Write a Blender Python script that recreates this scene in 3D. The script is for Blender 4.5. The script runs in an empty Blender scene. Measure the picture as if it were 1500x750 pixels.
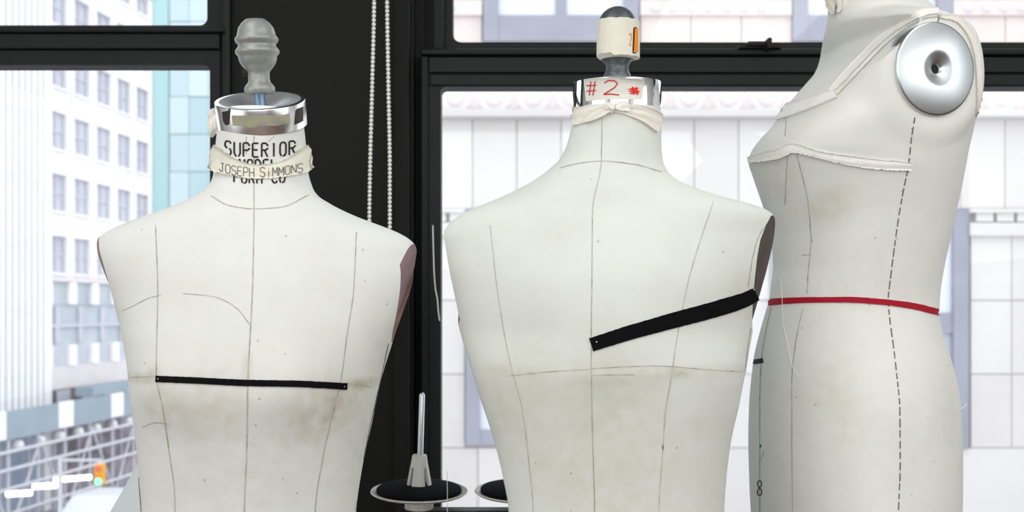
import bpy, bmesh, math, random
import numpy as np
from mathutils import Vector, Matrix, Quaternion, noise
from mathutils.bvhtree import BVHTree

random.seed(7)
C = bpy.context.scene.collection
scene = bpy.context.scene

# ------------------------------------------------------------------ camera
CAM = Vector((0.0, 0.0, 1.25))
F = 1500.0      # focal length in pixels (frame is 1500 wide)
HOR = 455.0     # horizon row in the frame
cd = bpy.data.cameras.new('camera')
cam = bpy.data.objects.new('camera', cd); C.objects.link(cam)
cam.location = CAM; cam.rotation_euler = (math.pi/2, 0, 0)
cd.sensor_width = 36; cd.lens = 36
cd.shift_y = (HOR-375.0)/1500.0
cd.clip_start = 0.05; cd.clip_end = 500
cd.dof.use_dof = True; cd.dof.focus_distance = 1.38; cd.dof.aperture_fstop = 6.5
scene.camera = cam

# ------------------------------------------------------------------ sky
w = bpy.data.worlds.new('overcast_sky'); scene.world = w; w.use_nodes = True
bg = w.node_tree.nodes['Background']
bg.inputs[0].default_value = (0.95, 0.965, 1.0, 1); bg.inputs[1].default_value = 1.9

# ------------------------------------------------------------------ room lights and added fills
def area(name, loc, rot, sx, sy, power, col):
    l = bpy.data.lights.new(name, 'AREA'); l.shape = 'RECTANGLE'; l.size = sx; l.size_y = sy
    l.energy = power; l.color = col
    o = bpy.data.objects.new(name, l); C.objects.link(o); o.location = loc; o.rotation_euler = rot
    return o
area('ceiling_lamp_row', (-0.9, -0.9, 2.93), (0, 0, 0), 0.9, 3.8, 30, (1.0, 0.99, 0.96))
area('ceiling_lamp_row', (1.3, -0.9, 2.93), (0, 0, 0), 0.9, 3.8, 30, (1.0, 0.99, 0.96))
area('side_fill_light', (-2.55, -0.9, 1.6), (0, math.radians(-90), 0), 1.6, 2.8, 23, (0.94, 0.97, 1.0))  # unseen fill added to brighten the forms from the left
area('side_fill_light', (2.94, -0.7, 2.1), (0, math.radians(90), 0), 1.1, 2.8, 24, (0.93, 0.965, 1.0))  # unseen fill added to lift the right side and the disc's upper reflection
area('rear_fill_light', (0.2, -4.1, 2.05), (math.radians(90), 0, 0), 4.4, 1.4, 68, (0.95, 0.975, 1.0))  # frontal fill added behind the camera to even out the forms

vs = scene.view_settings
vs.view_transform = 'Standard'; vs.look = 'None'; vs.gamma = 1.0; vs.use_curve_mapping = False
vs.exposure = 0.0

# ------------------------------------------------------------------ helpers
def P(px, py, Y):
    return Vector(((px-750.0)/F*Y, Y, CAM.z+(HOR-py)/F*Y))
def ray(px, py):
    return Vector(((px-750.0)/F, 1.0, (HOR-py)/F)).normalized()
def proj(p):
    return (750+F*p[0]/p[1], HOR-F*(p[2]-CAM.z)/p[1])

def srgb(r, g, b):
    f = lambda c: (c/255.0/12.92) if c/255.0 <= 0.04045 else ((c/255.0+0.055)/1.055)**2.4
    return (f(r), f(g), f(b), 1.0)

def mat(name, col, rough=0.6, metal=0.0, var=0.0, var_scale=8.0, var_col=None, bump=0.0, bump_scale=200.0, coat=0.0, spec=0.35, emit=None, emit_s=0):
    m = bpy.data.materials.new(name); m.use_nodes = True
    nt = m.node_tree; b = nt.nodes['Principled BSDF']
    b.inputs['Base Color'].default_value = col
    b.inputs['Roughness'].default_value = rough; b.inputs['Metallic'].default_value = metal
    b.inputs['Coat Weight'].default_value = coat; b.inputs['Specular IOR Level'].default_value = spec
    if emit:
        b.inputs['Emission Color'].default_value = emit; b.inputs['Emission Strength'].default_value = emit_s
    tc = nt.nodes.new('ShaderNodeTexCoord')
    if var > 0:
        n = nt.nodes.new('ShaderNodeTexNoise'); n.inputs['Scale'].default_value = var_scale; n.inputs['Detail'].default_value = 5
        nt.links.new(tc.outputs['Object'], n.inputs['Vector'])
        mr = nt.nodes.new('ShaderNodeMapRange'); mr.inputs[1].default_value = 0.42; mr.inputs[2].default_value = 0.75
        mr.inputs[4].default_value = var
        nt.links.new(n.outputs['Fac'], mr.inputs[0])
        mx = nt.nodes.new('ShaderNodeMix'); mx.data_type = 'RGBA'
        mx.inputs[6].default_value = col
        mx.inputs[7].default_value = var_col or tuple(c*0.6 for c in col[:3])+(1,)
        nt.links.new(mr.outputs[0], mx.inputs[0]); nt.links.new(mx.outputs[2], b.inputs['Base Color'])
    if bump > 0:
        n2 = nt.nodes.new('ShaderNodeTexNoise'); n2.inputs['Scale'].default_value = bump_scale; n2.inputs['Detail'].default_value = 3
        nt.links.new(tc.outputs['Object'], n2.inputs['Vector'])
        bp = nt.nodes.new('ShaderNodeBump'); bp.inputs['Strength'].default_value = bump; bp.inputs['Distance'].default_value = 0.001
        nt.links.new(n2.outputs['Fac'], bp.inputs['Height']); nt.links.new(bp.outputs['Normal'], b.inputs['Normal'])
    return m

def canvas(name, col, tan, stains, base_var=0.25, scale=9.0):
    """off-white form canvas: weave relief, broad soiling and the marks of handling at given points"""
    m = mat(name, col, 0.78)
    nt = m.node_tree; b = nt.nodes['Principled BSDF']; L = nt.links.new
    geo = nt.nodes.new('ShaderNodeNewGeometry')
    def N(t): return nt.nodes.new(t)
    n = N('ShaderNodeTexNoise'); n.inputs['Scale'].default_value = scale; n.inputs['Detail'].default_value = 6; n.inputs['Roughness'].default_value = 0.6
    L(geo.outputs['Position'], n.inputs['Vector'])
    mr = N('ShaderNodeMapRange'); mr.inputs[1].default_value = 0.45; mr.inputs[2].default_value = 0.8; mr.inputs[4].default_value = base_var
    L(n.outputs['Fac'], mr.inputs[0])
    tot = mr.outputs[0]
    n2 = N('ShaderNodeTexNoise'); n2.inputs['Scale'].default_value = 55; n2.inputs['Detail'].default_value = 6
    L(geo.outputs['Position'], n2.inputs['Vector'])
    m2 = N('ShaderNodeMapRange'); m2.inputs[1].default_value = 0.3; m2.inputs[2].default_value = 0.7; m2.inputs[3].default_value = 0.35; m2.inputs[4].default_value = 1.0
    L(n2.outputs['Fac'], m2.inputs[0])
    for (pt, r, s, sq) in stains:
        sub = N('ShaderNodeVectorMath'); sub.operation = 'SUBTRACT'; L(geo.outputs['Position'], sub.inputs[0]); sub.inputs[1].default_value = pt
        mul = N('ShaderNodeVectorMath'); mul.operation = 'MULTIPLY'; L(sub.outputs[0], mul.inputs[0]); mul.inputs[1].default_value = sq
        ln = N('ShaderNodeVectorMath'); ln.operation = 'LENGTH'; L(mul.outputs[0], ln.inputs[0])
        q = N('ShaderNodeMapRange'); q.interpolation_type = 'SMOOTHSTEP'
        q.inputs[1].default_value = 0; q.inputs[2].default_value = r; q.inputs[3].default_value = s; q.inputs[4].default_value = 0
        L(ln.outputs['Value'], q.inputs[0])
        qq = N('ShaderNodeMath'); qq.operation = 'MULTIPLY'; L(q.outputs[0], qq.inputs[0]); L(m2.outputs[0], qq.inputs[1])
        ad = N('ShaderNodeMath'); ad.operation = 'ADD'; L(tot, ad.inputs[0]); L(qq.outputs[0], ad.inputs[1]); tot = ad.outputs[0]
    cl = N('ShaderNodeClamp'); L(tot, cl.inputs[0])
    mx = N('ShaderNodeMix'); mx.data_type = 'RGBA'; mx.inputs[6].default_value = col; mx.inputs[7].default_value = tan
    L(cl.outputs[0], mx.inputs[0])
    # small specks
    vor = N('ShaderNodeTexVoronoi'); vor.inputs['Scale'].default_value = 26; L(geo.outputs['Position'], vor.inputs['Vector'])
    sp = N('ShaderNodeMapRange'); sp.inputs[1].default_value = 0.03; sp.inputs[2].default_value = 0.05; sp.inputs[3].default_value = 0.45; sp.inputs[4].default_value = 0
    L(vor.outputs['Distance'], sp.inputs[0])
    mx2 = N('ShaderNodeMix'); mx2.data_type = 'RGBA'; mx2.inputs[7].default_value = (0.14, 0.12, 0.09, 1)
    L(sp.outputs[0], mx2.inputs[0]); L(mx.outputs[2], mx2.inputs[6]); L(mx2.outputs[2], b.inputs['Base Color'])
    wv = N('ShaderNodeTexNoise'); wv.inputs['Scale'].default_value = 420; wv.inputs['Detail'].default_value = 2
    mp = N('ShaderNodeMapping'); mp.inputs['Scale'].default_value = (1, 1, 2.6); L(geo.outputs['Position'], mp.inputs[0]); L(mp.outputs[0], wv.inputs['Vector'])
    bp = N('ShaderNodeBump'); bp.inputs['Strength'].default_value = 0.22; bp.inputs['Distance'].default_value = 0.001
    L(wv.outputs['Fac'], bp.inputs['Height']); L(bp.outputs['Normal'], b.inputs['Normal'])
    return m

def wloc(o):
    v = Vector((0, 0, 0))
    while o is not None:
        v += o.location; o = o.parent
    return v

def obj(name, bm, m, parent=None, smooth=False, label=None, kind=None, auto=None):
    """link the bmesh (world coordinates) as one mesh object under parent"""
    me = bpy.data.meshes.new(name)
    off = wloc(parent) if parent else Vector((0, 0, 0))
    if parent: bmesh.ops.translate(bm, verts=bm.verts, vec=-off)
    if smooth:
        for f in bm.faces: f.smooth = True
        if auto is not None:
            for e in bm.edges:
                if len(e.link_faces) == 2 and e.calc_face_angle(0) > math.radians(auto): e.smooth = False
    bm.to_mesh(me); bm.free()
    o = bpy.data.objects.new(name, me); C.objects.link(o)
    if isinstance(m, (list, tuple)):
        for q in m: me.materials.append(q)
    else: me.materials.append(m)
    if parent: o.parent = parent
    if label: o['label'] = label
    if kind: o['kind'] = kind
    return o

def thing(name, label, cat, loc, group=None):
    o = bpy.data.objects.new(name, None); C.objects.link(o); o.location = loc; o.empty_display_size = 0.05
    o['label'] = label; o['category'] = cat
    if group: o['group'] = group
    return o
def setting(name, loc=(0, 0, 0)):
    o = bpy.data.objects.new(name, None); C.objects.link(o); o.location = loc; o['kind'] = 'structure'
    return o

def box(bm, x0, x1, y0, y1, z0, z1, bev=0.0):
    vs_ = [bm.verts.new((x, y, z)) for x in (x0, x1) for y in (y0, y1) for z in (z0, z1)]
    fs = []
    for q in ((0, 1, 3, 2), (4, 6, 7, 5), (0, 4, 5, 1), (2, 3, 7, 6), (0, 2, 6, 4), (1, 5, 7, 3)):
        fs.append(bm.faces.new([vs_[i] for i in q]))
    if bev > 0:
        es = list({e for f in fs for e in f.edges})
        bmesh.ops.bevel(bm, geom=es, offset=bev, segments=2, affect='EDGES', profile=0.5)
def mkbox(*a, **k):
    bm = bmesh.new(); box(bm, *a, **k); bmesh.ops.recalc_face_normals(bm, faces=bm.faces); return bm
def pbox(bm, x0, y0, x1, y1, Y0, Y1, bev=0.0):
    """box whose front face (at depth Y0) spans these frame coordinates; Y1 is its back"""
    a = P(x0, y1, Y0); b = P(x1, y0, Y0)
    box(bm, a.x, b.x, Y0, Y1, a.z, b.z, bev)
def mkpbox(*a, **k):
    bm = bmesh.new(); pbox(bm, *a, **k); bmesh.ops.recalc_face_normals(bm, faces=bm.faces); return bm

def lathe(bm, prof, M, segs=64):
    """prof: list of (r, h) turned about local Z then moved by M"""
    rings = []
    for r, h in prof:
        if r < 1e-6: rings.append([bm.verts.new(M @ Vector((0, 0, h)))])
        else: rings.append([bm.verts.new(M @ Vector((r*math.cos(2*math.pi*i/segs), r*math.sin(2*math.pi*i/segs), h))) for i in range(segs)])
    for a, b in zip(rings, rings[1:]):
        for i in range(segs):
            j = (i+1) % segs
            if len(a) == 1 and len(b) == 1: continue
            if len(a) == 1: bm.faces.new((a[0], b[i], b[j]))
            elif len(b) == 1: bm.faces.new((a[i], a[j], b[0]))
            else: bm.faces.new((a[i], a[j], b[j], b[i]))
    bmesh.ops.recalc_face_normals(bm, faces=bm.faces)
def tube(bm, pts, r, segs=8, cap=True):
    pts = [Vector(p) for p in pts]; rings = []
    for i, p in enumerate(pts):
        t = (pts[min(i+1, len(pts)-1)]-pts[max(i-1, 0)]).normalized()
        up = Vector((0, 0, 1)) if abs(t.z) < 0.9 else Vector((1, 0, 0))
        a = t.cross(up).normalized(); b = t.cross(a)
        rr = r[i] if isinstance(r, (list, tuple)) else r
        rings.append([bm.verts.new(p+a*rr*math.cos(2*math.pi*k/segs)+b*rr*math.sin(2*math.pi*k/segs)) for k in range(segs)])
    for a, b in zip(rings, rings[1:]):
        for i in range(segs): bm.faces.new((a[i], a[(i+1) % segs], b[(i+1) % segs], b[i]))
    if cap: bm.faces.new(rings[0][::-1]); bm.faces.new(rings[-1])
    bmesh.ops.recalc_face_normals(bm, faces=bm.faces)

def pchip(xs, ys):
    xs = np.array(xs, float); ys = np.array(ys, float)
    h = np.diff(xs); d = np.diff(ys)/h; m = np.zeros(len(xs))
    for i in range(1, len(xs)-1):
        if d[i-1]*d[i] > 0:
            w1 = 2*h[i]+h[i-1]; w2 = h[i]+2*h[i-1]
            m[i] = (w1+w2)/(w1/d[i-1]+w2/d[i])
    m[0] = d[0]; m[-1] = d[-1]
    def f(x):
        x = min(max(x, xs[0]), xs[-1]); i = int(min(max(np.searchsorted(xs, x)-1, 0), len(h)-1))
        t = (x-xs[i])/h[i]
        return ((2*t**3-3*t*t+1)*ys[i]+(t**3-2*t*t+t)*h[i]*m[i]+(-2*t**3+3*t*t)*ys[i+1]+(t**3-t*t)*h[i]*m[i+1])
    return f

def bm_bvh(bm):
    return BVHTree.FromBMesh(bm)
def obj_bvh(o):
    bm = bmesh.new(); bm.from_mesh(o.data); bmesh.ops.translate(bm, verts=bm.verts, vec=wloc(o))
    t = BVHTree.FromBMesh(bm); bm.free(); return t
def hit(bvh, px, py):
    h = bvh.ray_cast(CAM, ray(px, py))
    return (h[0], h[1]) if h[0] is not None else (None, None)
def hit_near(bvh, px, py, tx, ty):
    """the point under (px, py), or the nearest one on the way to (tx, ty)"""
    for k in range(0, 24):
        f = k/24.0
        p, n = hit(bvh, px+(tx-px)*f, py+(ty-py)*f)
        if p is not None: return p, n
    return None, None

def resample(poly, step):
    pts = [np.array(p[:2], float) for p in poly]; L = [0]
    for a, b in zip(pts, pts[1:]): L.append(L[-1]+np.linalg.norm(b-a))
    n = max(2, int(round(L[-1]/step))+1)
    xs = pchip(L, [p[0] for p in pts]); ys = pchip(L, [p[1] for p in pts])
    ts = np.linspace(0, L[-1], n)
    return [(xs(t), ys(t)) for t in ts], [t/L[-1] for t in ts]

def ribbon(bm, bvh, poly, width, off=0.0004, step=4.0, across=1, jag=0.0, skirt=0.0, fold=None, inward=None, lift=None, linear=False, seed=1):
    """a strip laid on the surface along a line; width may be a list along the line; fold = (amplitude, waves) for loose cloth"""
    rnd = random.Random(seed)
    if linear:
        cps = []; ts = []
        segs_ = list(zip(poly, poly[1:])); tot = sum(math.dist(a, b) for a, b in segs_); acc = 0
        for a, b in segs_:
            l = math.dist(a, b); k = max(1, int(round(l/step)))
            for i in range(k): cps.append((a[0]+(b[0]-a[0])*i/k, a[1]+(b[1]-a[1])*i/k)); ts.append((acc+l*i/k)/tot)
            acc += l
        cps.append(tuple(poly[-1][:2])); ts.append(1.0)
    else: cps, ts = resample(poly, step)
    if isinstance(width, (list, tuple)): wf = pchip(np.linspace(0, 1, len(width)), width)
    else: wf = lambda t: width
    rows = []
    for i, (c, t) in enumerate(zip(cps, ts)):
        a = cps[max(i-1, 0)]; b = cps[min(i+1, len(cps)-1)]
        tx, ty = b[0]-a[0], b[1]-a[1]; l = math.hypot(tx, ty) or 1
        nx, ny = -ty/l, tx/l
        W = wf(t); row = []
        j0, j1 = rnd.uniform(-jag, jag), rnd.uniform(-jag, jag)
        for k in range(across+1):
            u = k/across-0.5
            q = u*W + (j0 if k == 0 else 0) + (j1 if k == across else 0)
            tgt = inward or (c[0], c[1])
            p, n = hit_near(bvh, c[0]+nx*q, c[1]+ny*q, *tgt)
            if p is None: row = None; break
            if n.dot(ray(*c)) > 0: n = -n
            o_ = off + (lift(t) if lift else 0)
            if fold: o_ += fold[0]*(1+math.sin(fold[1]*2*math.pi*k/across+5*t+seed)*0.9+0.5*noise.noise(Vector((t*9, k*0.9, seed))))
            row.append((p, n, bm.verts.new(p+n*o_)))
        rows.append(row)
    def quad(a, b, c_, d):
        try: bm.faces.new((a, b, c_, d))
        except ValueError: pass
    for r0, r1 in zip(rows, rows[1:]):
        if not r0 or not r1: continue
        for k in range(across):
            quad(r0[k][2], r1[k][2], r1[k+1][2], r0[k+1][2])
    if skirt > 0:
        good = [r for r in rows if r]
        if len(good) > 1:
            loop = [r[0] for r in good]+[good[-1][k] for k in range(1, across)]+[r[-1] for r in good[::-1]]+[good[0][k] for k in range(across-1, 0, -1)]
            low = [bm.verts.new(p+n*(-skirt)) for p, n, v in loop]
            for i in range(len(loop)):
                j = (i+1) % len(loop); quad(loop[i][2], loop[j][2], low[j], low[i])

# stroke letters, unit box
GL = {
 'S': [[(1,.84),(.8,1),(.2,1),(0,.84),(0,.66),(.2,.53),(.8,.47),(1,.34),(1,.16),(.8,0),(.2,0),(0,.16)]],
 'U': [[(0,1),(0,.2),(.25,0),(.75,0),(1,.2),(1,1)]],
 'P': [[(0,0),(0,1)],[(0.05,1),(.7,1),(1,.86),(1,.6),(.7,.46),(.05,.46)]],
 'E': [[(0,0),(0,1)],[(.12,1),(1,1)],[(.12,.52),(.85,.52)],[(.12,0),(1,0)]],
 'R': [[(0,0),(0,1)],[(0.05,1),(.7,1),(1,.86),(1,.62),(.7,.5),(.05,.5)],[(.5,.46),(1,0)]],
 'I': [[(.5,0),(.5,1)]],
 'O': [[(.5,1),(.15,.95),(0,.78),(0,.22),(.15,.05),(.5,0),(.85,.05),(1,.22),(1,.78),(.85,.95),(.5,1)]],
 'M': [[(0,0),(0,1)],[(0,1),(.5,.35),(1,1)],[(1,1),(1,0)]],
 'D': [[(0,0),(0,1)],[(.1,1),(.6,1),(1,.75),(1,.25),(.6,0),(.1,0)]],
 'L': [[(0,1),(0,0),(1,0)]],
 'F': [[(0,0),(0,1)],[(.1,1),(1,1)],[(.1,.52),(.8,.52)]],
 'C': [[(1,.8),(.8,.97),(.3,.97),(0,.75),(0,.25),(.3,.03),(.8,.03),(1,.2)]],
 'J': [[(.2,1),(1,1)],[(.65,1),(.65,.2),(.4,0),(.1,.1),(0,.3)]],
 'H': [[(0,0),(0,1)],[(1,0),(1,1)],[(0,.5),(1,.5)]],
 'N': [[(0,0),(0,1),(1,0),(1,1)]],
 'i': [[(.5,0),(.5,.62)],[(.5,.82),(.5,.9)]],
 '#': [[(.3,0),(.45,1)],[(.65,0),(.85,1)],[(0,.68),(1,.72)],[(0,.3),(.95,.36)]],
 '2': [[(.05,.82),(.3,1),(.72,.98),(.9,.78),(.7,.5),(.0,.02),(.4,.06),(1,0)]],
 '8': [[(.5,.52),(.1,.68),(.12,.92),(.5,1),(.88,.92),(.9,.68),(.5,.52),(.05,.34),(.08,.08),(.5,0),(.92,.08),(.95,.34),(.5,.52)]],
}
def write(bm, bvh, text, x0, x1, y0, y1, stroke, gap=0.22, stencil=False, slant=0.0, off=0.0005, curve=None, jit=0.0, seed=3):
    """text between x0..x1, top y0, bottom y1; curve(x) adds to y so the line follows the round surface"""
    rnd = random.Random(seed)
    n = len(text); cw = (x1-x0)/(n-gap) if n > 0 else 0
    for i, ch in enumerate(text):
        if ch == ' ': continue
        gx = x0+i*cw; gw = cw*(1-gap)
        if ch in 'Ii': pass
        jy = rnd.uniform(-jit, jit)
        for st in GL[ch]:
            pl = []
            for (u, v) in st:
                x = gx+u*gw+slant*(v-.5)*(y1-y0); y = y1-(y1-y0)*v+jy+rnd.uniform(-jit, jit)*.4
                if curve: y += curve(x)
                pl.append((x, y))
            if stencil and len(pl) > 2:
                h = len(pl)//2
                def sh(p, q, f): return (p[0]+(q[0]-p[0])*f, p[1]+(q[1]-p[1])*f)
                ribbon(bm, bvh, pl[:h]+[sh(pl[h-1], pl[h], .35)], stroke, off, step=2, linear=True)
                ribbon(bm, bvh, [sh(pl[h-1], pl[h], .8)]+pl[h:], stroke, off, step=2, linear=True)
            else: ribbon(bm, bvh, pl, stroke, off, step=2, linear=True)

def decal(bm, bvh, poly, off, step=5):
    """a flat patch laid on the surface, given by its outline: rows of samples"""
    ys = [p[1] for p in poly]; y0, y1 = min(ys), max(ys); n = max(2, int((y1-y0)/step)); rows = []; wide = max(6, int((max(p[0] for p in poly)-min(p[0] for p in poly))/3))
    for k in range(n+1):
        y = y0+(y1-y0)*min(max(k/n, 0.01), 0.99); xs = []
        for (a, b) in zip(poly, poly[1:]+poly[:1]):
            if (a[1] <= y) != (b[1] <= y): xs.append(a[0]+(b[0]-a[0])*(y-a[1])/(b[1]-a[1]))
        if len(xs) < 2: continue
        xa, xb = min(xs), max(xs); row = []; M_ = wide
        for j in range(M_+1):
            x = xa+(xb-xa)*j/M_
            p, nn = hit_near(bvh, x, y, (xa+xb)/2, y)
            if p is None: row = None; break
            if nn.dot(ray(x, y)) > 0: nn = -nn
            row.append(bm.verts.new(p+nn*off))
        if row: rows.append(row)
    for a, b in zip(rows, rows[1:]):
        for j in range(wide): bm.faces.new((a[j], b[j], b[j+1], a[j+1]))

# ------------------------------------------------------------------ materials
M_wall = mat('black_paint', srgb(28, 29, 27), 0.6, var=0.5, var_scale=3, var_col=srgb(23, 24, 22), spec=.12, bump=0.25, bump_scale=60)
M_frame = mat('black_window_paint', srgb(29, 32, 32), 0.5, var=0.5, var_scale=5, var_col=srgb(23, 25, 25), spec=.2, bump=0.15, bump_scale=80)
M_gap = mat('dark_recess', srgb(22, 22, 22), 0.7)
M_room = mat('room_white_paint', (0.74, 0.74, 0.72, 1), 0.7, var=0.2, var_scale=2)
M_floor = mat('wood_floor', (0.16, 0.10, 0.07, 1), 0.45, var=0.5, var_scale=6)
M_ceil = mat('ceiling_paint', (0.8, 0.8, 0.79, 1), 0.8)

def glass_mat():
    m = bpy.data.materials.new('window_glass'); m.use_nodes = True; nt = m.node_tree
    for n in list(nt.nodes): nt.nodes.remove(n)
    out = nt.nodes.new('ShaderNodeOutputMaterial'); mix = nt.nodes.new('ShaderNodeMixShader')
    tr = nt.nodes.new('ShaderNodeBsdfTransparent'); tr.inputs[0].default_value = (0.97, 0.985, 0.98, 1)
    gl = nt.nodes.new('ShaderNodeBsdfGlossy'); gl.inputs['Roughness'].default_value = 0.02
    mix.inputs[0].default_value = 0.02
    nt.links.new(tr.outputs[0], mix.inputs[1]); nt.links.new(gl.outputs[0], mix.inputs[2]); nt.links.new(mix.outputs[0], out.inputs[0])
    return m
M_glass = glass_mat()

# ------------------------------------------------------------------ the room
RX0, RX1, RY0, WY = -2.6, 3.0, -4.2, 2.2
o = obj('floor', mkbox(RX0, RX1, RY0, 2.45, -0.08, 0), M_floor, kind='structure')
o = obj('ceiling', mkbox(RX0, RX1, RY0, 2.45, 3.0, 3.08), M_ceil, kind='structure')
obj('wall_left', mkbox(RX0-.1, RX0, RY0, 2.45, 0, 3.0), M_room, kind='structure')
obj('wall_right', mkbox(RX1, RX1+.1, RY0, 2.45, 0, 3.0), M_room, kind='structure')
obj('wall_back', mkbox(RX0, RX1, RY0-.1, RY0, 0, 3.0), M_room, kind='structure')
obj('added_panel_right', mkbox(RX1-.03, RX1, RY0+.03, 2.17, 0, 1.42), mat('reflected_brown', (0.13, 0.085, 0.065, 1), .5, var=.5, var_scale=5), kind='structure')  # unseen dark panel added so the shoulder disc reflects brown low down
obj('added_panel_back', mkbox(RX0, RX1, RY0, RY0+.03, 0, 1.3), mat('reflected_brown', (0.13, 0.085, 0.065, 1), .5, var=.5, var_scale=5), kind='structure')  # unseen dark panel added behind the camera for the disc's lower reflection

ZB, ZT = 0.62, 2.62            # window opening
W1L, W1R = -2.05, P(336, 0, 2.19).x
W2L, W2R = P(600, 0, 2.19).x, 2.2
bm = bmesh.new()
box(bm, RX0, RX1, 2.17, 2.45, 0, ZB); box(bm, RX0, RX1, 2.17, 2.45, ZT, 3.0)
box(bm, RX0, W1L, 2.17, 2.45, ZB, ZT); box(bm, W2R, RX1, 2.17, 2.45, ZB, ZT)
box(bm, W1R, W2L, 2.17, 2.45, ZB, ZT)
obj('wall_front', bm, M_wall, kind='structure')
# raised casing strip on the pillar's right edge
bm = bmesh.new(); a = P(577, 0, 2.155).x; b = P(599, 0, 2.155).x
box(bm, a, b, 2.155, 2.18, 0.3, 2.9, 0.002)
obj('trim_1', bm, M_wall, kind='structure')

def frame_ring(x0, x1, z0, z1, hx0, hx1, hz0, hz1, r, Y0, Y1, n=8):
    """a flat sash: outer rectangle, opening with rounded corners, front Y0, back Y1"""
    bm = bmesh.new(); inner = []; outer = []
    for (cx, cz, a0, ox, oz) in ((hx1-r, hz1-r, 0, x1, z1), (hx0+r, hz1-r, 90, x0, z1), (hx0+r, hz0+r, 180, x0, z0), (hx1-r, hz0+r, 270, x1, z0)):
        for k in range(n+1):
            a = math.radians(a0+90*k/n); inner.append((cx+r*math.cos(a), cz+r*math.sin(a))); outer.append((ox, oz))
    N = len(inner)
    iv = [[bm.verts.new((x, Y, z)) for x, z in inner] for Y in (Y0, Y1)]
    ov = []
    for Y in (Y0, Y1):
        c = {}; ov.append([c.setdefault(q, None) or c.__setitem__(q, bm.verts.new((q[0], Y, q[1]))) or c[q] for q in outer])
    for i in range(N):
        j = (i+1) % N
        for s in (0, 1):
            vs_ = [iv[s][i], iv[s][j]] + ([ov[s][j], ov[s][i]] if ov[s][j] is not ov[s][i] else [ov[s][i]])
            bm.faces.new(vs_)
        bm.faces.new((iv[0][i], iv[0][j], iv[1][j], iv[1][i]))
        if ov[0][i] is not ov[0][j]: bm.faces.new((ov[0][i], ov[0][j], ov[1][j], ov[1][i]))
    bmesh.ops.recalc_face_normals(bm, faces=bm.faces)
    return bm

def X_(px, Y): return (px-750)/F*Y
def Z_(py, Y): return CAM.z+(HOR-py)/F*Y

# left window: two sashes, meeting rail, jamb
wn = setting('window_1', (W1L, 2.3, ZB))
Y = 2.245
obj('upper_sash', frame_ring(W1L+.03, X_(323, Y), Z_(48, Y), ZT, W1L+.1, X_(303.5, Y), Z_(37, Y), ZT-.06, .016, Y, Y+.05), M_frame, wn)
Y = 2.21
obj('lower_sash', frame_ring(W1L+.03, X_(322, Y), ZB, Z_(74, Y), W1L+.1, X_(307.5, Y), ZB+.07, Z_(95.5, Y), .014, Y, Y+.05), M_frame, wn)
Y = 2.19; bm = bmesh.new(); box(bm, W1L+.03, X_(333, Y), Y, 2.26, Z_(47, Y), Z_(37.5, Y), .004)
obj('rail_lip', bm, M_frame, wn)
Y = 2.2; bm = bmesh.new(); box(bm, W1L+.03, X_(322, Y), Y, 2.25, Z_(71, Y), Z_(49, Y), .002)
obj('meeting_rail', bm, M_frame, wn)
Y = 2.2; bm = bmesh.new(); box(bm, X_(324.5, Y), W1R, Y, 2.3, ZB, ZT, .003); box(bm, W1L, W1L+.03, Y, 2.3, ZB, ZT)
obj('jamb', bm, M_frame, wn)
Y = 2.183; bm = bmesh.new(); box(bm, X_(334.5, Y), X_(342, Y), 2.155, 2.2, ZB, ZT, .002)
obj('stop_bead', bm, M_frame, wn)
obj('upper_pane', mkbox(W1L+.08, X_(312, 2.27), 2.27, 2.274, Z_(42, 2.27), ZT-.03), M_glass, wn)
obj('lower_pane', mkbox(W1L+.08, X_(315, 2.235), 2.235, 2.239, ZB+.04, Z_(85, 2.235)), M_glass, wn)
obj('sill', mkbox(W1L, W1R, 2.12, 2.4, ZB-.03, ZB), M_frame, wn)

# right window
wn = setting('window_2', (W2R, 2.3, ZB))
Y = 2.26
obj('upper_sash', frame_ring(X_(632, Y), W2R-.03, Z_(72, Y), ZT, X_(663, Y), W2R-.1, Z_(62, Y), ZT-.06, .02, Y, Y+.05), M_frame, wn)
bm = bmesh.new(); box(bm, X_(634, 2.24), X_(650, 2.24), 2.24, 2.27, Z_(72, 2.24), ZT, .003)
obj('sash_stop', bm, M_frame, wn)
Y = 2.215
obj('lower_sash', frame_ring(X_(617, Y), W2R-.03, ZB, Z_(82, Y), X_(645.5, Y), W2R-.1, ZB+.07, Z_(127, Y), .011, Y, Y+.05), M_frame, wn)
Y = 2.195; bm = bmesh.new(); box(bm, X_(616, Y), W2R-.03, Y, 2.27, Z_(80, Y), Z_(71, Y), .004)
obj('rail_lip', bm, M_frame, wn)
Y = 2.205; bm = bmesh.new(); box(bm, X_(628, Y), W2R-.03, Y, 2.25, Z_(106, Y), Z_(83, Y), .002)
obj('meeting_rail', bm, M_frame, wn)
Y = 2.208; bm = bmesh.new(); box(bm, X_(630, Y), W2R-.03, Y, 2.25, Z_(124.5, Y), Z_(109, Y), .002)
obj('rail_moulding', bm, M_frame, wn)
Y = 2.205; bm = bmesh.new(); box(bm, X_(617, Y), X_(627, Y), Y, 2.25, ZB, Z_(82, Y), .002)
obj('stile_moulding', bm, M_frame, wn)
bm = bmesh.new(); box(bm, W2L, X_(624, 2.3), 2.263, 2.34, ZB, ZT); box(bm, W2L, X_(640, 2.3), 2.272, 2.34, Z_(100, 2.3), ZT); box(bm, W2R-.03, W2R, 2.2, 2.3, ZB, ZT)
obj('jamb', bm, M_gap, wn)
bm = bmesh.new(); box(bm, X_(600, 2.22), X_(606, 2.22), 2.22, 2.3, ZB, ZT, .002)
obj('stop_bead', bm, M_frame, wn)
obj('upper_pane', mkbox(X_(655, 2.285), W2R-.08, 2.285, 2.289, Z_(68, 2.285), ZT-.03), M_glass, wn)
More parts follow.
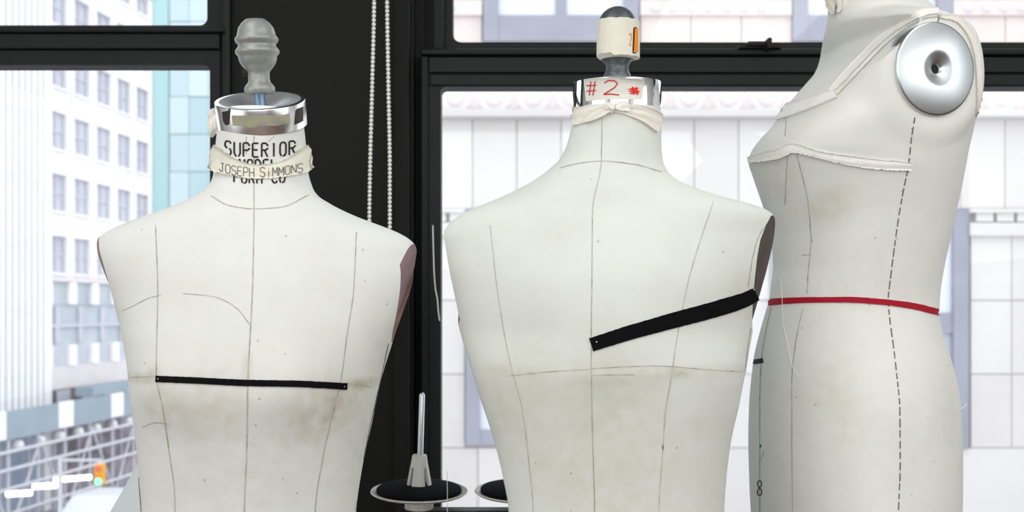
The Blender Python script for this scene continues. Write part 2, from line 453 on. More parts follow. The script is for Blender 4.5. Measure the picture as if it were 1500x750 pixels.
obj('lower_pane', mkbox(X_(638, 2.24), W2R-.08, 2.24, 2.244, ZB+.04, Z_(117, 2.24)), M_glass, wn)
obj('sill', mkbox(W2L, W2R, 2.12, 2.4, ZB-.03, ZB), M_frame, wn)
bm = bmesh.new()
pbox(bm, 1083, 64, 1146, 70, 2.185, 2.22, .001); pbox(bm, 1096, 60, 1122, 66, 2.175, 2.2, .002)
pbox(bm, 1125, 55, 1131, 70, 2.165, 2.2, .001)
obj('sash_lock', bm, M_gap, wn, label='dark sash lock on the meeting rail')

# ------------------------------------------------------------------ outside: street, left block
M_white = mat('white_facade', (0.86, 0.85, 0.86, 1), 0.8, var=0.3, var_scale=0.6, var_col=(0.74, 0.73, 0.75, 1))
M_greyw = mat('grey_window', srgb(196, 198, 208), 0.6, var=0.7, var_scale=1.3, var_col=srgb(176, 179, 192))
M_wframe = mat('window_frame_grey', srgb(196, 196, 208), 0.6)
M_fin = mat('white_fin', (0.88, 0.88, 0.90, 1), 0.6)
M_finglass = mat('blue_grey_glass', srgb(168, 180, 200), 0.5, var=0.5, var_scale=1, var_col=srgb(188, 198, 212), spec=.1)
M_pink = mat('pinkish_stone', srgb(222, 216, 219), 0.8, var=0.4, var_scale=1.2, var_col=srgb(206, 201, 207))
M_band = mat('shop_glass', srgb(182, 190, 200), 0.35, var=0.9, var_scale=0.7, var_col=srgb(150, 164, 178))
M_asphalt = mat('pale_asphalt', srgb(176, 174, 180), 0.9, var=0.4, var_scale=0.5)
M_walk = mat('sidewalk_concrete', srgb(200, 196, 196), 0.9)
teal = [mat('teal_glass', srgb(*c), 0.25) for c in ((196, 214, 220), (188, 208, 215), (203, 218, 224), (180, 204, 212))]
M_tealdark = mat('teal_edge_glass', srgb(168, 202, 205), 0.4)
M_fascia = mat('shed_fascia_paint', srgb(154, 169, 181), 0.6, var=0.3, var_scale=1.0)
M_whitepanel = mat('white_panel', (0.95, 0.95, 0.95, 1), 0.5)
M_pipe = mat('galvanised_pipe', srgb(210, 210, 218), 0.4)
M_darkshop = mat('dark_shop_interior', srgb(118, 110, 118), 0.7, var=0.9, var_scale=0.9, var_col=srgb(196, 186, 192))

GZ = -6.5
obj('street', mkbox(-60, 40, 3.2, 120, GZ-.3, GZ), M_asphalt, kind='structure')
def FP(s, z, d):                       # facade frame of the left block: s along the street, d out from the wall
    return Vector((-22.8+.113*s+.994*d, s-.112*d, z))
def fbox(bm, s0, s1, z0, z1, d0, d1):
    vs_ = [bm.verts.new(FP(s, z, d)) for s in (s0, s1) for d in (d0, d1) for z in (z0, z1)]
    for q in ((0, 1, 3, 2), (4, 6, 7, 5), (0, 4, 5, 1), (2, 3, 7, 6), (0, 2, 6, 4), (1, 5, 7, 3)): bm.faces.new([vs_[i] for i in q])
    bmesh.ops.recalc_face_normals(bm, faces=bm.faces)
def mkf(*a):
    bm = bmesh.new(); fbox(bm, *a); return bm

# finned tower
bA = thing('office_tower', 'white tower of close vertical fins at the left edge of the left window', 'building', FP(36, GZ, -1))
obj('wall', mkf(29, 39.9, GZ, 16, -4, 0.02), M_finglass, bA)
for i in range(26):
    s = 29.6+i*.4
    obj('fin', mkf(s, s+.24, -2.5, 16, 0.02, .28), M_fin, bA)
for k in range(8):
    z = -2.0+k*2.48-1.75+2.48-.05
    obj('floor_band', mkf(29, 39.9, z, z+.14, 0.02, .30 if False else .2), M_finglass, bA)
obj('corner_pier', mkf(39.55, 40.05, GZ, 16, 0.02, .3), M_fin, bA)

# white block with rows of windows
bB = thing('office_block', 'white office block with rows of grey windows, beyond the finned tower', 'building', FP(44, GZ, -1))
S0 = 40.05; PITCH = 1.78; WW = 1.22; NC = 5
bm = bmesh.new()
fbox(bm, S0, 49.0, GZ, 16, -4, -.22)                        # backing
top = 2.5
rows_ = [(6.72-2.48*k+2.48*2, 6.72-2.48*k+2.48*2-1.48) for k in range(-2, 4)]   # (top, bottom) of window rows
rows_ = [r for r in rows_ if r[1] > 2.6]
edges = sorted([z for r in rows_ for z in r])
zc = [2.6]+edges+[16.0]
for k in range(0, len(zc), 2): fbox(bm, S0, 49.0, zc[k], zc[k+1], -.22, 0)        # spandrels
cols = [(40.42+PITCH*i, 40.42+PITCH*i+WW) for i in range(NC)]
sc_ = [S0]+[s for c in cols for s in c]+[49.0]
for (zt, zb) in rows_:
    for k in range(0, len(sc_), 2): fbox(bm, sc_[k], sc_[k+1], zb, zt, -.22, 0)  # piers
obj('wall', bm, M_white, bB)
for i in range(NC+1):
    s = 40.42+PITCH*i-.28
    obj('pilaster', mkf(s-.03, s+.03, 2.6, 16, 0, .03), M_pink, bB)
for (zt, zb) in rows_:
    for (a, b) in cols:
        bmw = bmesh.new()
        for q in ((a, a+.07), ((a+b)/2-.04, (a+b)/2+.04), (b-.07, b)): fbox(bmw, q[0], q[1], zb, zt, -.2, -.12)
        for q in ((zb, zb+.07), ((zb+zt)/2-.04, (zb+zt)/2+.04), (zt-.07, zt)): fbox(bmw, a, b, q[0], q[1], -.2, -.13)
        wd = obj('window', bmw, M_wframe, bB)
        obj('pane', mkf(a, b, zb, zt, -.215, -.18), M_greyw, wd)
        obj('window_sill', mkf(a-.05, b+.05, zb-.1, zb, 0, .08), M_white, bB)
# base storeys of the block
for (z0, z1, m, d) in ((2.42, 2.62, M_pink, .08), (1.5, 2.42, M_band, -.1), (-.14, 1.5, M_band, -.15), (-1.02, -.14, M_greyw, -.1), (-1.9, -1.02, M_pink, .02), (-6.5, -1.9, M_darkshop, -.05)):
    obj('base_band', mkf(S0, 49.0, z0, z1, -.22, d), m, bB)
for i in range(6):
    s = 40.02+1.76*i
    for (z0, z1) in ((1.52, 2.4), (-1.0, -.16)):
        obj('base_pier', mkf(s, s+.5, z0, z1, -.1, .06), M_whitepanel, bB)
for i in range(5):
    s = 40.9+1.76*i
    bmw = bmesh.new(); fbox(bmw, s, s+.3, -.05, 1.4, -.15, -.05)
    obj('mullion', bmw, M_greyw, bB)
obj('transom', mkf(S0, 49.0, .58, .7, -.15, -.04), M_wframe, bB)
for i in range(4):
    s = 40.8+1.9*i
    obj('shop_window', mkf(s, s+1.0, -2.6, -1.95, .02, .05), M_greyw, bB)

# teal glass tower behind: a grid of panes
bC = thing('glass_tower', 'pale teal glass tower beside the white office block', 'building', (-19, 62, GZ))
obj('core', mkbox(-22.5, -14.5, 60.3, 66, GZ, 26), M_tealdark, bC)
obj('corner_strip', mkbox(-20.95, -20.15, 60.05, 60.3, GZ, 26), M_tealdark, bC, label='darker teal corner strip')
pane_meshes = {}
rnd = random.Random(4)
for i in range(5):
    for k in range(14):
        x0 = -20.1+i*1.15; z0 = -6+k*2.2
        bmw = mkbox(x0+.01, x0+1.14, 60.05+rnd.uniform(0,.06), 60.3, z0+.02, z0+2.18)
        obj('glass_pane', bmw, teal[rnd.choice((0, 0, 1, 2, 3, 1))], bC)
bm = bmesh.new()
a = Vector((-19.9, 60.0, 17.9)); b = Vector((-14.6, 60.0, 15.0-.9))
vs_ = [bm.verts.new(q) for q in (a, b, b+Vector((0, 0, -.55)), a+Vector((0, 0, -.55)))]
vb = [bm.verts.new(v.co+Vector((0, .06, 0))) for v in vs_]
bm.faces.new(vs_); bm.faces.new(vb[::-1])
for i in range(4): bm.faces.new((vs_[i], vs_[(i+1) % 4], vb[(i+1) % 4], vb[i]))
obj('sloping_band', bm, M_whitepanel, bC)

# sidewalk shed with scaffold
sh = thing('sidewalk_shed', 'blue grey sidewalk shed with white panels over the pavement, below the towers', 'scaffold', FP(39, GZ, 1.6))
obj('fascia', mkf(31, 46, -3.08, -2.13, 1.9, 2.0), M_fascia, sh)
obj('deck', mkf(31, 46, -3.12, -3.02, 0.3, 1.9), M_pipe, sh)
obj('canopy_edge', mkf(40.2, 46, -2.1, -1.75, 1.2, 1.9), M_fascia, sh)
for s in (31.9, 33.45, 37.6, 41.4, 45.0):
    obj('white_panel', mkf(s, s+.95, -3.05, -2.1, 2.0, 2.05), M_whitepanel, sh)
for i in range(9):
    s = 31.3+1.75*i
    for d in (.4, 1.85):
        bm = bmesh.new(); tube(bm, [FP(s, GZ, d), FP(s, -3.1, d)], .06, 6); obj('post', bm, M_pipe, sh)
for i in range(8):
    s = 31.3+1.75*i; bm = bmesh.new()
    a, b = (-3.3, -6.2) if i % 2 else (-6.2, -3.3)
    tube(bm, [FP(s, a, 1.95), FP(s+1.75, b, 1.95)], .05, 6); obj('brace', bm, M_pipe, sh)
for z, d in ((-3.5, 2.0), (-4.1, 2.0), (-4.75, 2.0), (-5.6, 2.0)):
    bm = bmesh.new(); tube(bm, [FP(31, z, d), FP(46, z, d)], .06, 6); obj('rail', bm, M_pipe, sh)
for i in range(8):
    s = 35.6+1.3*i; bm = bmesh.new()
    lathe(bm, [(0, -.22), (.16, -.18), (.2, 0), (.14, .16), (0, .2)], Matrix.Translation(FP(s, -3.4, 1.7)), 12); obj('lantern', bm, M_whitepanel, sh)
M_tubelamp = mat('lamp_white', (0.95, 0.95, 0.95, 1), 0.5, emit=(1, 1, 1, 1), emit_s=2.2)
for (xa, xb, y, Yd) in ((10, 46, 724, 31), (49, 83, 713, 32), (80, 107, 703, 33), (108, 133, 701, 34.5)):
    bm = bmesh.new(); tube(bm, [P(xa, y, Yd), P(xb, y-2, Yd)], .085, 8)
    o = obj('tube_lamp', bm, M_tubelamp)
    nm = {10: 'first', 49: 'second', 80: 'third', 108: 'fourth'}[xa]
    o['label'] = 'white tube lamp over the pavement under the shed, %s from the left' % nm; o['category'] = 'lamp'; o['group'] = 'tube lamps under the shed'

# traffic signal
c = P(146, 695, 30)
ts = thing('traffic_signal', 'yellow traffic signal with its green light lit, on a street pole', 'traffic light', (c.x-1.2, 30.1, GZ))
M_sig = mat('signal_yellow', srgb(236, 170, 50), 0.5); M_green = mat('green_lens', (0.1, .8, .5, 1), 0.4, emit=(0.2, 1, .65, 1), emit_s=1.6); M_red = mat('dull_red_lens', srgb(220, 120, 90), .4); M_amber = mat('amber_lens', srgb(240, 150, 40), .4)
obj('housing', mkbox(c.x-.13, c.x+.13, 29.9, 30.15, c.z-.3, c.z+.3, .02), M_sig, ts)
for dz, m in ((.19, M_red), (0, M_amber), (-.19, M_green)):
    bm = bmesh.new(); lathe(bm, [(0, .03), (.06, .025), (.1, 0), (.1, -.03)], Matrix.Translation((c.x, 29.89, c.z+dz)) @ Matrix.Rotation(math.pi/2, 4, 'X'), 14); obj('lens', bm, m, ts)
bm = bmesh.new(); tube(bm, [(c.x-1.2, 30.1, GZ), (c.x-1.2, 30.1, c.z+.45)], .07, 8); obj('pole', bm, M_pipe, ts)
bm = bmesh.new(); tube(bm, [(c.x-1.2, 30.1, c.z+.4), (c.x, 30.1, c.z+.4), (c.x, 30.05, c.z+.28)], .04, 8); obj('arm', bm, M_pipe, ts)

def car(x, y, label, m, ang):
    t = thing('car', label, 'car', (x, y, GZ))
    Mx = Matrix.Translation((x, y, GZ)) @ Matrix.Rotation(ang, 4, 'Z')
    def pr(pts, w0):
        bm = bmesh.new(); L_ = [bm.verts.new(Mx @ Vector((a, -w0, b))) for a, b in pts]; R_ = [bm.verts.new(Mx @ Vector((a, w0, b))) for a, b in pts]
        bm.faces.new(L_); bm.faces.new(R_[::-1]); n = len(pts)
        for i in range(n): bm.faces.new((L_[i], L_[(i+1) % n], R_[(i+1) % n], R_[i]))
        bmesh.ops.recalc_face_normals(bm, faces=bm.faces); return bm
    obj('body', pr([(-2.2, .3), (2.2, .3), (2.25, .75), (1.2, .92), (.6, 1.42), (-1.1, 1.45), (-1.9, .98), (-2.25, .9)], .88), m, t)
    obj('windows', pr([(1.0, .95), (.55, 1.36), (-1.05, 1.39), (-1.7, 1.0)], .89), M_darkshop, t)
    for (a, b) in ((1.35, -.82), (1.35, .82), (-1.35, -.82), (-1.35, .82)):
        bm = bmesh.new(); lathe(bm, [(0, -.1), (.33, -.1), (.33, .1), (0, .1)], Mx @ Matrix.Translation((a, b, .33)) @ Matrix.Rotation(math.pi/2, 4, 'X'), 14); obj('wheel', bm, M_gap, t)
car(-14.0, 36.0, 'pale blue car in the street just right of the traffic signal', mat('pale_blue_paint', srgb(222, 224, 232), .4), 1.46)

# ------------------------------------------------------------------ outside: stone facade across the street, right window
FYD = 20.0
M_stone = [mat('pale_limestone', srgb(*c), 0.85, var=0.35, var_scale=0.9, var_col=tuple(q*.88 for q in srgb(*c)[:3])+(1,)) for c in ((214, 210, 210), (209, 205, 205), (218, 215, 215))]
M_joint = mat('stone_joint', srgb(206, 203, 206), 0.9)
M_pinkstone = mat('pink_stone', srgb(222, 211, 208), 0.85, var=0.5, var_scale=2.0, var_col=srgb(206, 196, 198))
M_lav = mat('lavender_grey_frame', srgb(158, 160, 174), 0.6, var=.4, var_scale=1)
M_bright = mat('bright_pane', srgb(222, 226, 236), 0.25)  # sky reflection is put into the pane's pale colour
M_dimpane = mat('dim_pane', srgb(186, 188, 202), 0.3)
fc = thing('stone_building', 'pale stone building with tall grey framed windows across the street', 'building', (P(1000, 0, 20.5).x, 20.5, GZ))
obj('wall', mkpbox(520, -170, 1720, 1036, 20.12, 21.5), M_joint, fc)
rnd = random.Random(11)
def panel(x0, y0, x1, y1, m=None, d=0.0, name='stone_panel'):
    obj(name, mkpbox(x0+.6, y0+.6, x1-.6, y1-.6, FYD+.04-d, 20.13), m or rnd.choice(M_stone), fc)
for i in range(-2, 16): panel(692+65*i, 171, 692+65*(i+1), 306)
for (a, b) in ((560, 681), (974, 1128), (1422, 1542), (1542, 1680)):
    for (y0, y1) in ((345, 440), (440, 548), (548, 656)):
        panel(a, y0, (a+b)/2, y1); panel((a+b)/2, y0, b, y1)
for (a, b) in ((560, 681), (974, 1128), (1422, 1680)):
    obj('string_course', mkpbox(a, 326, b, 345, FYD-.12, 20.13), M_stone[1], fc)
    obj('string_course', mkpbox(a, 306, b, 311, FYD-.15, 20.13), M_stone[0], fc)
    n = int((b-a)/30)
    for i in range(n): panel(a+8+i*30, 311, a+34+i*30, 325, M_stone[2], .1, 'dentil')
for i in range(8): panel(560+140*i, 656, 700+140*i, 760); panel(560+140*i, 760, 700+140*i, 1036)
obj('cornice', mkpbox(520, 159, 1720, 171, FYD-.3, 20.13, bev=.03), M_stone[1], fc)
obj('frieze', mkpbox(520, 62, 1720, 159, FYD-.02, 20.13), M_pinkstone, fc)
for i in range(19):
    x = 582+57*i; bm = bmesh.new()
    lathe(bm, [(.0, .1), (.14, .09), (.2, .04), (.3, .05), (.36, .0)], Matrix.Translation(P(x+28, 143, FYD-.02)) @ Matrix.Rotation(math.pi/2, 4, 'X'), 16); obj('rosette', bm, M_pink, fc)
    bm = bmesh.new(); vs_ = [P(x-10, 123, FYD-.04), P(x+12, 123, FYD-.04), P(x+1, 137, FYD-.04)]
    f = [bm.verts.new(v) for v in vs_]; g = [bm.verts.new(v+Vector((0, .1, 0))) for v in vs_]
    bm.faces.new(f); bm.faces.new(g[::-1])
    for k in range(3): bm.faces.new((f[k], f[(k+1) % 3], g[(k+1) % 3], g[k]))
    obj('ornament_point', bm, M_whitepanel, fc)
for (a, b) in ((560, 706), (938, 1160), (1397, 1700)):
    n = max(1, int((b-a)/74)); st = (b-a)/n
    for i in range(n): panel(a+st*i, -170, a+st*(i+1), 0, M_pinkstone); panel(a+st*i, 22, a+st*(i+1), 62, M_pinkstone)
    obj('string_course', mkpbox(a, 0, b, 22, FYD-.05, 20.13), M_pinkstone, fc)
    for i in range(int((b-a-30)/26)):
        bm = bmesh.new(); lathe(bm, [(0, .06), (.07, .05), (.12, 0)], Matrix.Translation(P(a+22+26*i, 11, FYD-.05)) @ Matrix.Rotation(math.pi/2, 4, 'X'), 10); obj('boss', bm, M_pink, fc)
def fwindow(x0, y0, x1, y1, t, bot, rail=None):
    bm = bmesh.new()
    pbox(bm, x0, y0, x0+t, y1, 19.95, 20.13); pbox(bm, x1-t, y0, x1, y1, 19.95, 20.13)
    pbox(bm, x0+t, y1-bot, x1-t, y1, 19.97, 20.13); pbox(bm, x0+t, y0, x1-t, y0+t, 19.97, 20.13)
    if rail: pbox(bm, x0+t, rail, x1-t, rail+30, 19.99, 20.13)
    mid = (x0+x1)/2; pbox(bm, mid-8, y0+t, mid+8, y1-bot, 20.0, 20.13)
    wd = obj('window', bm, M_lav, fc)
    for (a, b) in ((x0+t, mid-8), (mid+8, x1-t)):
        if rail:
            obj('pane', mkpbox(a, y0+t, b, rail, 20.06, 20.12), M_bright, wd); obj('pane', mkpbox(a, rail+30, b, y1-bot, 20.06, 20.12), M_dimpane, wd)
        else: obj('pane', mkpbox(a, y0+t, b, y1-bot, 20.06, 20.12), M_bright, wd)
fwindow(708, -170, 936, 60, 22, 38); fwindow(1162, -170, 1396, 60, 22, 38)
fwindow(682, 306, 973, 652, 21, 22); fwindow(1129, 306, 1419, 658, 22, 22, 458)

# ------------------------------------------------------------------ dress forms
M_black = mat('black_twill_tape', (0.006, 0.006, 0.007, 1), 0.9, spec=.08, bump=.3, bump_scale=900)
M_red = mat('red_twill_tape', srgb(168, 10, 40), 0.8, bump=.3, bump_scale=900)
M_navy = mat('navy_tape', srgb(38, 40, 58), .8)
M_seam = mat('seam_thread', srgb(198, 196, 184), 0.9, var=1.0, var_scale=60, var_col=srgb(148, 142, 126))
M_seam2 = mat('faint_seam', srgb(208, 208, 196), 0.9, var=1.0, var_scale=60, var_col=srgb(176, 173, 158))
M_dstitch = mat('dark_stitch', srgb(104, 94, 82), 0.9, var=.8, var_scale=90, var_col=srgb(150, 142, 128))
M_pencil_shadow = mat('pencil_and_strap_shadow', srgb(190, 188, 176), 0.9, var=1, var_scale=70, var_col=srgb(160, 156, 144))
M_ink = mat('black_stencil_ink', srgb(38, 38, 36), 0.8, var=.6, var_scale=300, var_col=srgb(90, 88, 82))
M_pen = mat('grey_pen', srgb(96, 94, 88), 0.8)
M_redink = mat('red_marker', srgb(206, 44, 52), 0.7)
M_redink2 = mat('bright_red_marker', srgb(240, 50, 40), 0.7)
M_orange = mat('orange_label', srgb(250, 150, 40), 0.6)
M_chrome = mat('chrome', (0.86, 0.87, 0.89, 1), 0.10, metal=1.0)
M_chromeL = mat('worn_chrome', (0.86, 0.87, 0.89, 1), 0.24, metal=1.0)
M_zinc = mat('zinc_disc', (0.62, 0.67, 0.69, 1), 0.3, metal=1.0, var=0.5, var_scale=14, var_col=(0.58, 0.56, 0.55, 1))
M_cast = mat('grey_cast_paint', srgb(158, 162, 158), 0.4, metal=0.35, bump=.35, bump_scale=420)
M_castd = mat('dark_cast_paint', srgb(92, 100, 102), 0.38, metal=0.5, bump=.3, bump_scale=420)
M_bolt = mat('zinc_bolt', srgb(140, 165, 190), 0.3, metal=.9)
M_mask = mat('masking_tape', srgb(238, 236, 222), 0.75, var=.5, var_scale=30, var_col=srgb(222, 214, 190), bump=.4, bump_scale=120)
M_mus = mat('muslin', srgb(242, 239, 229), 0.85, var=.4, var_scale=24, var_col=srgb(224, 214, 190), bump=.4, bump_scale=500)
M_raw = mat('raw_muslin_edge', srgb(250, 250, 246), 0.85, var=.4, var_scale=40, var_col=srgb(228, 222, 204), bump=.4, bump_scale=500)
M_sticker = mat('white_sticker', srgb(228, 228, 218), 0.55, var=.3, var_scale=30)
M_residue = mat('label_residue', srgb(176, 172, 146), .6, var=.9, var_scale=120, var_col=srgb(150, 152, 150))
M_brownlabel = mat('torn_brown_label', srgb(58, 48, 44), .6)
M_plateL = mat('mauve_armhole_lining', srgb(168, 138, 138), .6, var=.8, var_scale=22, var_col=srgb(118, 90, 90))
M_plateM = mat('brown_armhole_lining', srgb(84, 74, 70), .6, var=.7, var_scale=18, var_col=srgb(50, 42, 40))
M_iron = mat('black_iron', srgb(40, 40, 42), .5, metal=.4)

def stn(x, y, Y, r, s, sq=(1, .3, 1)): return (tuple(P(x, y, Y)), r, s, sq)
M_canL = canvas('canvas_left', (0.80, 0.815, 0.785, 1), srgb(190, 185, 166), [
    stn(365, 700, 1.28, .24, .30), stn(300, 600, 1.28, .08, .35), stn(460, 610, 1.28, .07, .55), stn(238, 590, 1.3, .05, .5),
    stn(210, 553, 1.33, .028, .95, (.6, .2, 2.2)), stn(530, 563, 1.33, .028, .9, (.6, .2, 2.2)), stn(232, 548, 1.3, .02, .8), stn(500, 590, 1.3, .05, .5),
    stn(365, 540, 1.28, .035, .5, (3, .3, 1)), stn(545, 660, 1.36, .09, .35, (2, .3, 1)), stn(560, 520, 1.36, .06, .3, (2, .3, 1))], .2)
M_canM = canvas('canvas_middle', (0.78, 0.815, 0.765, 1), srgb(192, 189, 168), [
    stn(800, 640, 1.32, .2, .28), stn(940, 700, 1.32, .16, .3), stn(980, 545, 1.32, .03, .6, (.5, .3, 2.4)), stn(750, 545, 1.33, .03, .5, (.4, .3, 2.4)),
    stn(1030, 545, 1.34, .04, .5, (.3, .3, 2.6)), stn(1110, 430, 1.38, .05, .4), stn(900, 560, 1.3, .1, .22)], .28)
M_canR = canvas('canvas_right', (0.815, 0.825, 0.785, 1), srgb(196, 189, 170), [
    stn(1215, 300, 1.5, .05, .5), stn(1225, 600, 1.47, .16, .3, (2.2, .3, .6)), stn(1150, 260, 1.52, .05, .35), stn(1290, 420, 1.46, .1, .2), stn(1360, 620, 1.5, .12, .2)], .22)

def loft(rings):
    bm = bmesh.new(); V = [[bm.verts.new(p) for p in r] for r in rings]; n = len(V[0])
    for a, b in zip(V, V[1:]):
        for i in range(n): bm.faces.new((a[i], a[(i+1) % n], b[(i+1) % n], b[i]))
    for r in (V[0], V[-1]):
        c = bm.verts.new(sum((v.co for v in r), Vector())/n)
        for i in range(n): bm.faces.new((r[i], r[(i+1) % n], c))
    bmesh.ops.recalc_face_normals(bm, faces=bm.faces)
    return bm

def front_form(D, tab, shape, bumps=(), N=144, step=3.2):
    """torso seen square on: tab rows (row, left, right); shape rows (row, depth near, depth far, exponent)"""
    ys = [t[0] for t in tab]; fl = pchip(ys, [t[1] for t in tab]); fr = pchip(ys, [t[2] for t in tab])
    sy = [t[0] for t in shape]; fn = pchip(sy, [t[1] for t in shape]); fb = pchip(sy, [t[2] for t in shape]); fe = pchip(sy, [t[3] for t in shape])
    rings = []; y = ys[0]
    while y <= ys[-1]+.01:
        L_, R_ = fl(y), fr(y); dn, db, e = fn(y), fb(y), fe(y)
        cx = (L_+R_)/2; a = (R_-L_)/2/F*D; z = Z_(y, D); X = (cx-750)/F*D
        for it in range(5):
            pts = []
            for i in range(N):
                th = 2*math.pi*i/N; c, s = math.cos(th), math.sin(th)
                ee = e if s < 0 or y < 300 else max(e, 2.35)
                u = a*math.copysign(abs(c)**(2/ee), c); v = (dn if s < 0 else db)*math.copysign(abs(s)**(2/ee), s)
                pts.append(Vector((X+u, D+v, z)))
            xs = [750+F*p.x/p.y for p in pts]
            el, er = min(xs)-L_, max(xs)-R_
            X -= (el+er)/2/F*D; a -= (er-el)/2/F*D
        for p in pts:
            if p.y < D:
                for (bx, by, r, amp) in bumps:
                    q = P(bx, by, D); d2 = ((p.x-q.x)**2+(p.z-q.z)**2)/r**2
                    p.y -= amp*math.exp(-d2)*min(1, (D-p.y)/.05)
        rings.append(pts); y += step if y > 320 else 1.6
    return loft(rings)

def cut_holes(bm, holes, m_body, m_plate):
    """armholes: oval pockets sunk into the torso; returns body bmesh and the pocket linings"""
    me = bpy.data.meshes.new('torso'); bm.to_mesh(me); bm.free(); me.materials.append(m_body); me.materials.append(m_plate)
    bo = bpy.data.objects.new('torso', me); C.objects.link(bo); tmp = []
    for (cen, nrm, rv, rd, depth) in holes:
        n = Vector(nrm).normalized(); up = (Vector((0, 0, 1))-n*n.z).normalized(); dp = up.cross(n)
        cb = bmesh.new(); rings = []
        for h in (-depth, .35):
            rings.append([cb.verts.new(Vector(cen)+n*h+up*rv*math.sin(t)+dp*rd*math.cos(t)) for t in [2*math.pi*i/72 for i in range(72)]])
        for i in range(72): cb.faces.new((rings[0][i], rings[0][(i+1) % 72], rings[1][(i+1) % 72], rings[1][i]))
        cb.faces.new(rings[0][::-1]); cb.faces.new(rings[1]); bmesh.ops.recalc_face_normals(cb, faces=cb.faces)
        for f in cb.faces: f.material_index = 1
        cm = bpy.data.meshes.new('cut'); cb.to_mesh(cm); cb.free(); cm.materials.append(m_body); cm.materials.append(m_plate)
        co = bpy.data.objects.new('cut', cm); C.objects.link(co); tmp.append(co)
        md = bo.modifiers.new('b', 'BOOLEAN'); md.object = co; md.operation = 'DIFFERENCE'; md.solver = 'EXACT'
    bpy.context.view_layer.update()
    ev = bo.evaluated_get(bpy.context.evaluated_depsgraph_get())
    res = bpy.data.meshes.new_from_object(ev)
    out = bmesh.new(); out.from_mesh(res)
    pl = out.copy()
    bmesh.ops.delete(pl, geom=[f for f in pl.faces if f.material_index != 1], context='FACES')
    bmesh.ops.delete(out, geom=[f for f in out.faces if f.material_index == 1], context='FACES')
    for f in pl.faces: f.material_index = 0
    for q in tmp+[bo]: bpy.data.objects.remove(q)
    return out, pl

def linings(pl, m, par, label):
    """one lining per side of the torso"""
    xm = sum(v.co.x for v in pl.verts)/len(pl.verts)
    for sgn in (-1, 1):
        q = pl.copy(); bmesh.ops.delete(q, geom=[f for f in q.faces if (f.calc_center_median().x-xm)*sgn < 0], context='FACES')
        obj('armhole_lining', q, m, par, label=label)
    pl.free()

def stand(par, X, Yd, ztop, m=M_iron):
    bm = bmesh.new(); tube(bm, [(X, Yd, .05), (X, Yd, ztop+.05)], .019, 16); obj('pole', bm, m, par, smooth=True, auto=40)
    bm = bmesh.new(); lathe(bm, [(0, 0), (.15, 0), (.15, .015), (.09, .035), (.03, .07), (0, .07)], Matrix.Translation((X, Yd, 0)), 32); obj('base', bm, m, par, smooth=True, auto=40)

def seam(par, bvh, polys, m=M_seam, w=1.5, name='seam'):
    for p in polys:
        bm = bmesh.new(); ribbon(bm, bvh, p, w, .0003, step=5, jag=.25, seed=int(p[0][0])); obj(name, bm, m, par)
def axisM(top, tilt):
    """local Z leaning towards the viewer by tilt"""
    return Matrix.Translation(top) @ Matrix.Rotation(tilt, 4, 'X')

# ---------------- left form
DL = 1.40
tabL = [(166, 322, 443), (190, 319, 446), (210, 316, 448), (240, 314, 450), (258, 312, 453), (268, 309, 456), (278, 301, 460), (288, 287, 468), (296, 271, 480), (303, 254, 493), (310, 235, 507),
        (320, 205, 530), (332, 174, 562), (343, 152, 588), (355, 140, 605), (370, 136, 613), (395, 143, 614), (423, 156, 608), (450, 167, 597), (470, 174, 588), (490, 178, 579), (515, 183, 571),
        (540, 187, 563), (580, 191, 553), (620, 196, 545), (680, 202, 532), (750, 205, 522), (850, 204, 517), (925, 200, 521)]
shL = [(166, .056, .057, 2), (258, .058, .06, 2), (288, .066, .066, 1.95), (320, .08, .082, 1.9), (355, .093, .095, 1.85), (423, .112, .112, 1.95), (500, .122, .112, 2.25), (560, .125, .108, 2.3), (640, .114, .1, 2.2), (750, .102, .094, 2.2), (925, .1, .095, 2.2)]
XL = X_(368, DL)
fL = thing('dress_form', 'cream canvas dress form seen from the front, black tape across its chest', 'dress form', (XL, DL, 0), 'dress forms by the windows')
bm = front_form(DL, tabL, shL, bumps=[(290, 558, .06, .012), (450, 562, .06, .012)])
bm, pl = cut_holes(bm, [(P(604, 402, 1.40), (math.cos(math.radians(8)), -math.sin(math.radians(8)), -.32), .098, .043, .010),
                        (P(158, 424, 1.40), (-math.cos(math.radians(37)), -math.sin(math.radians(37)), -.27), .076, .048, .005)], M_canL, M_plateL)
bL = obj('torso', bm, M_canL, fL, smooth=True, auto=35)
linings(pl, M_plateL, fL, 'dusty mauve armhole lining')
bvL = obj_bvh(bL)
stand(fL, XL, DL, Z_(925, DL))
seam(fL, bvL, [[(372, 200), (372, 300), (370, 420), (366, 500), (363, 560), (362, 640), (358, 749), (356, 900)]], w=1.9)
seam(fL, bvL, [[(228, 330), (231, 423), (229, 549), (238, 596), (247, 657), (256, 727), (258, 900)], [(522, 340), (518, 425), (508, 493), (499, 559), (489, 600), (473, 671), (462, 745), (458, 900)],
               [(309, 287), (335, 301), (370, 306), (410, 304), (452, 286)]], w=1.6)
seam(fL, bvL, [[(569, 503), (560, 545), (547, 602), (535, 660), (526, 715), (521, 748)]], M_dstitch, 1.1)
seam(fL, bvL, [[(196, 640), (202, 690), (207, 749)]], M_dstitch, 1.0)
seam(fL, bvL, [[(180, 455), (196, 448), (215, 438), (236, 432)], [(268, 430), (310, 434), (345, 450), (368, 478)], [(188, 553), (210, 552), (229, 551)], [(508, 562), (530, 564), (545, 568)], [(208, 626), (230, 619), (248, 622)]], M_pencil_shadow, 1.2, 'pencil_line')
bm = bmesh.new(); ribbon(bm, bvL, [(229, 555), (300, 558), (365, 561), (430, 562), (508, 566)], 9.5, .0016, step=4, across=3, skirt=.0005, jag=.25)
obj('bust_tape', bm, M_black, fL, label='black tape straight across the chest')
bm = bmesh.new()
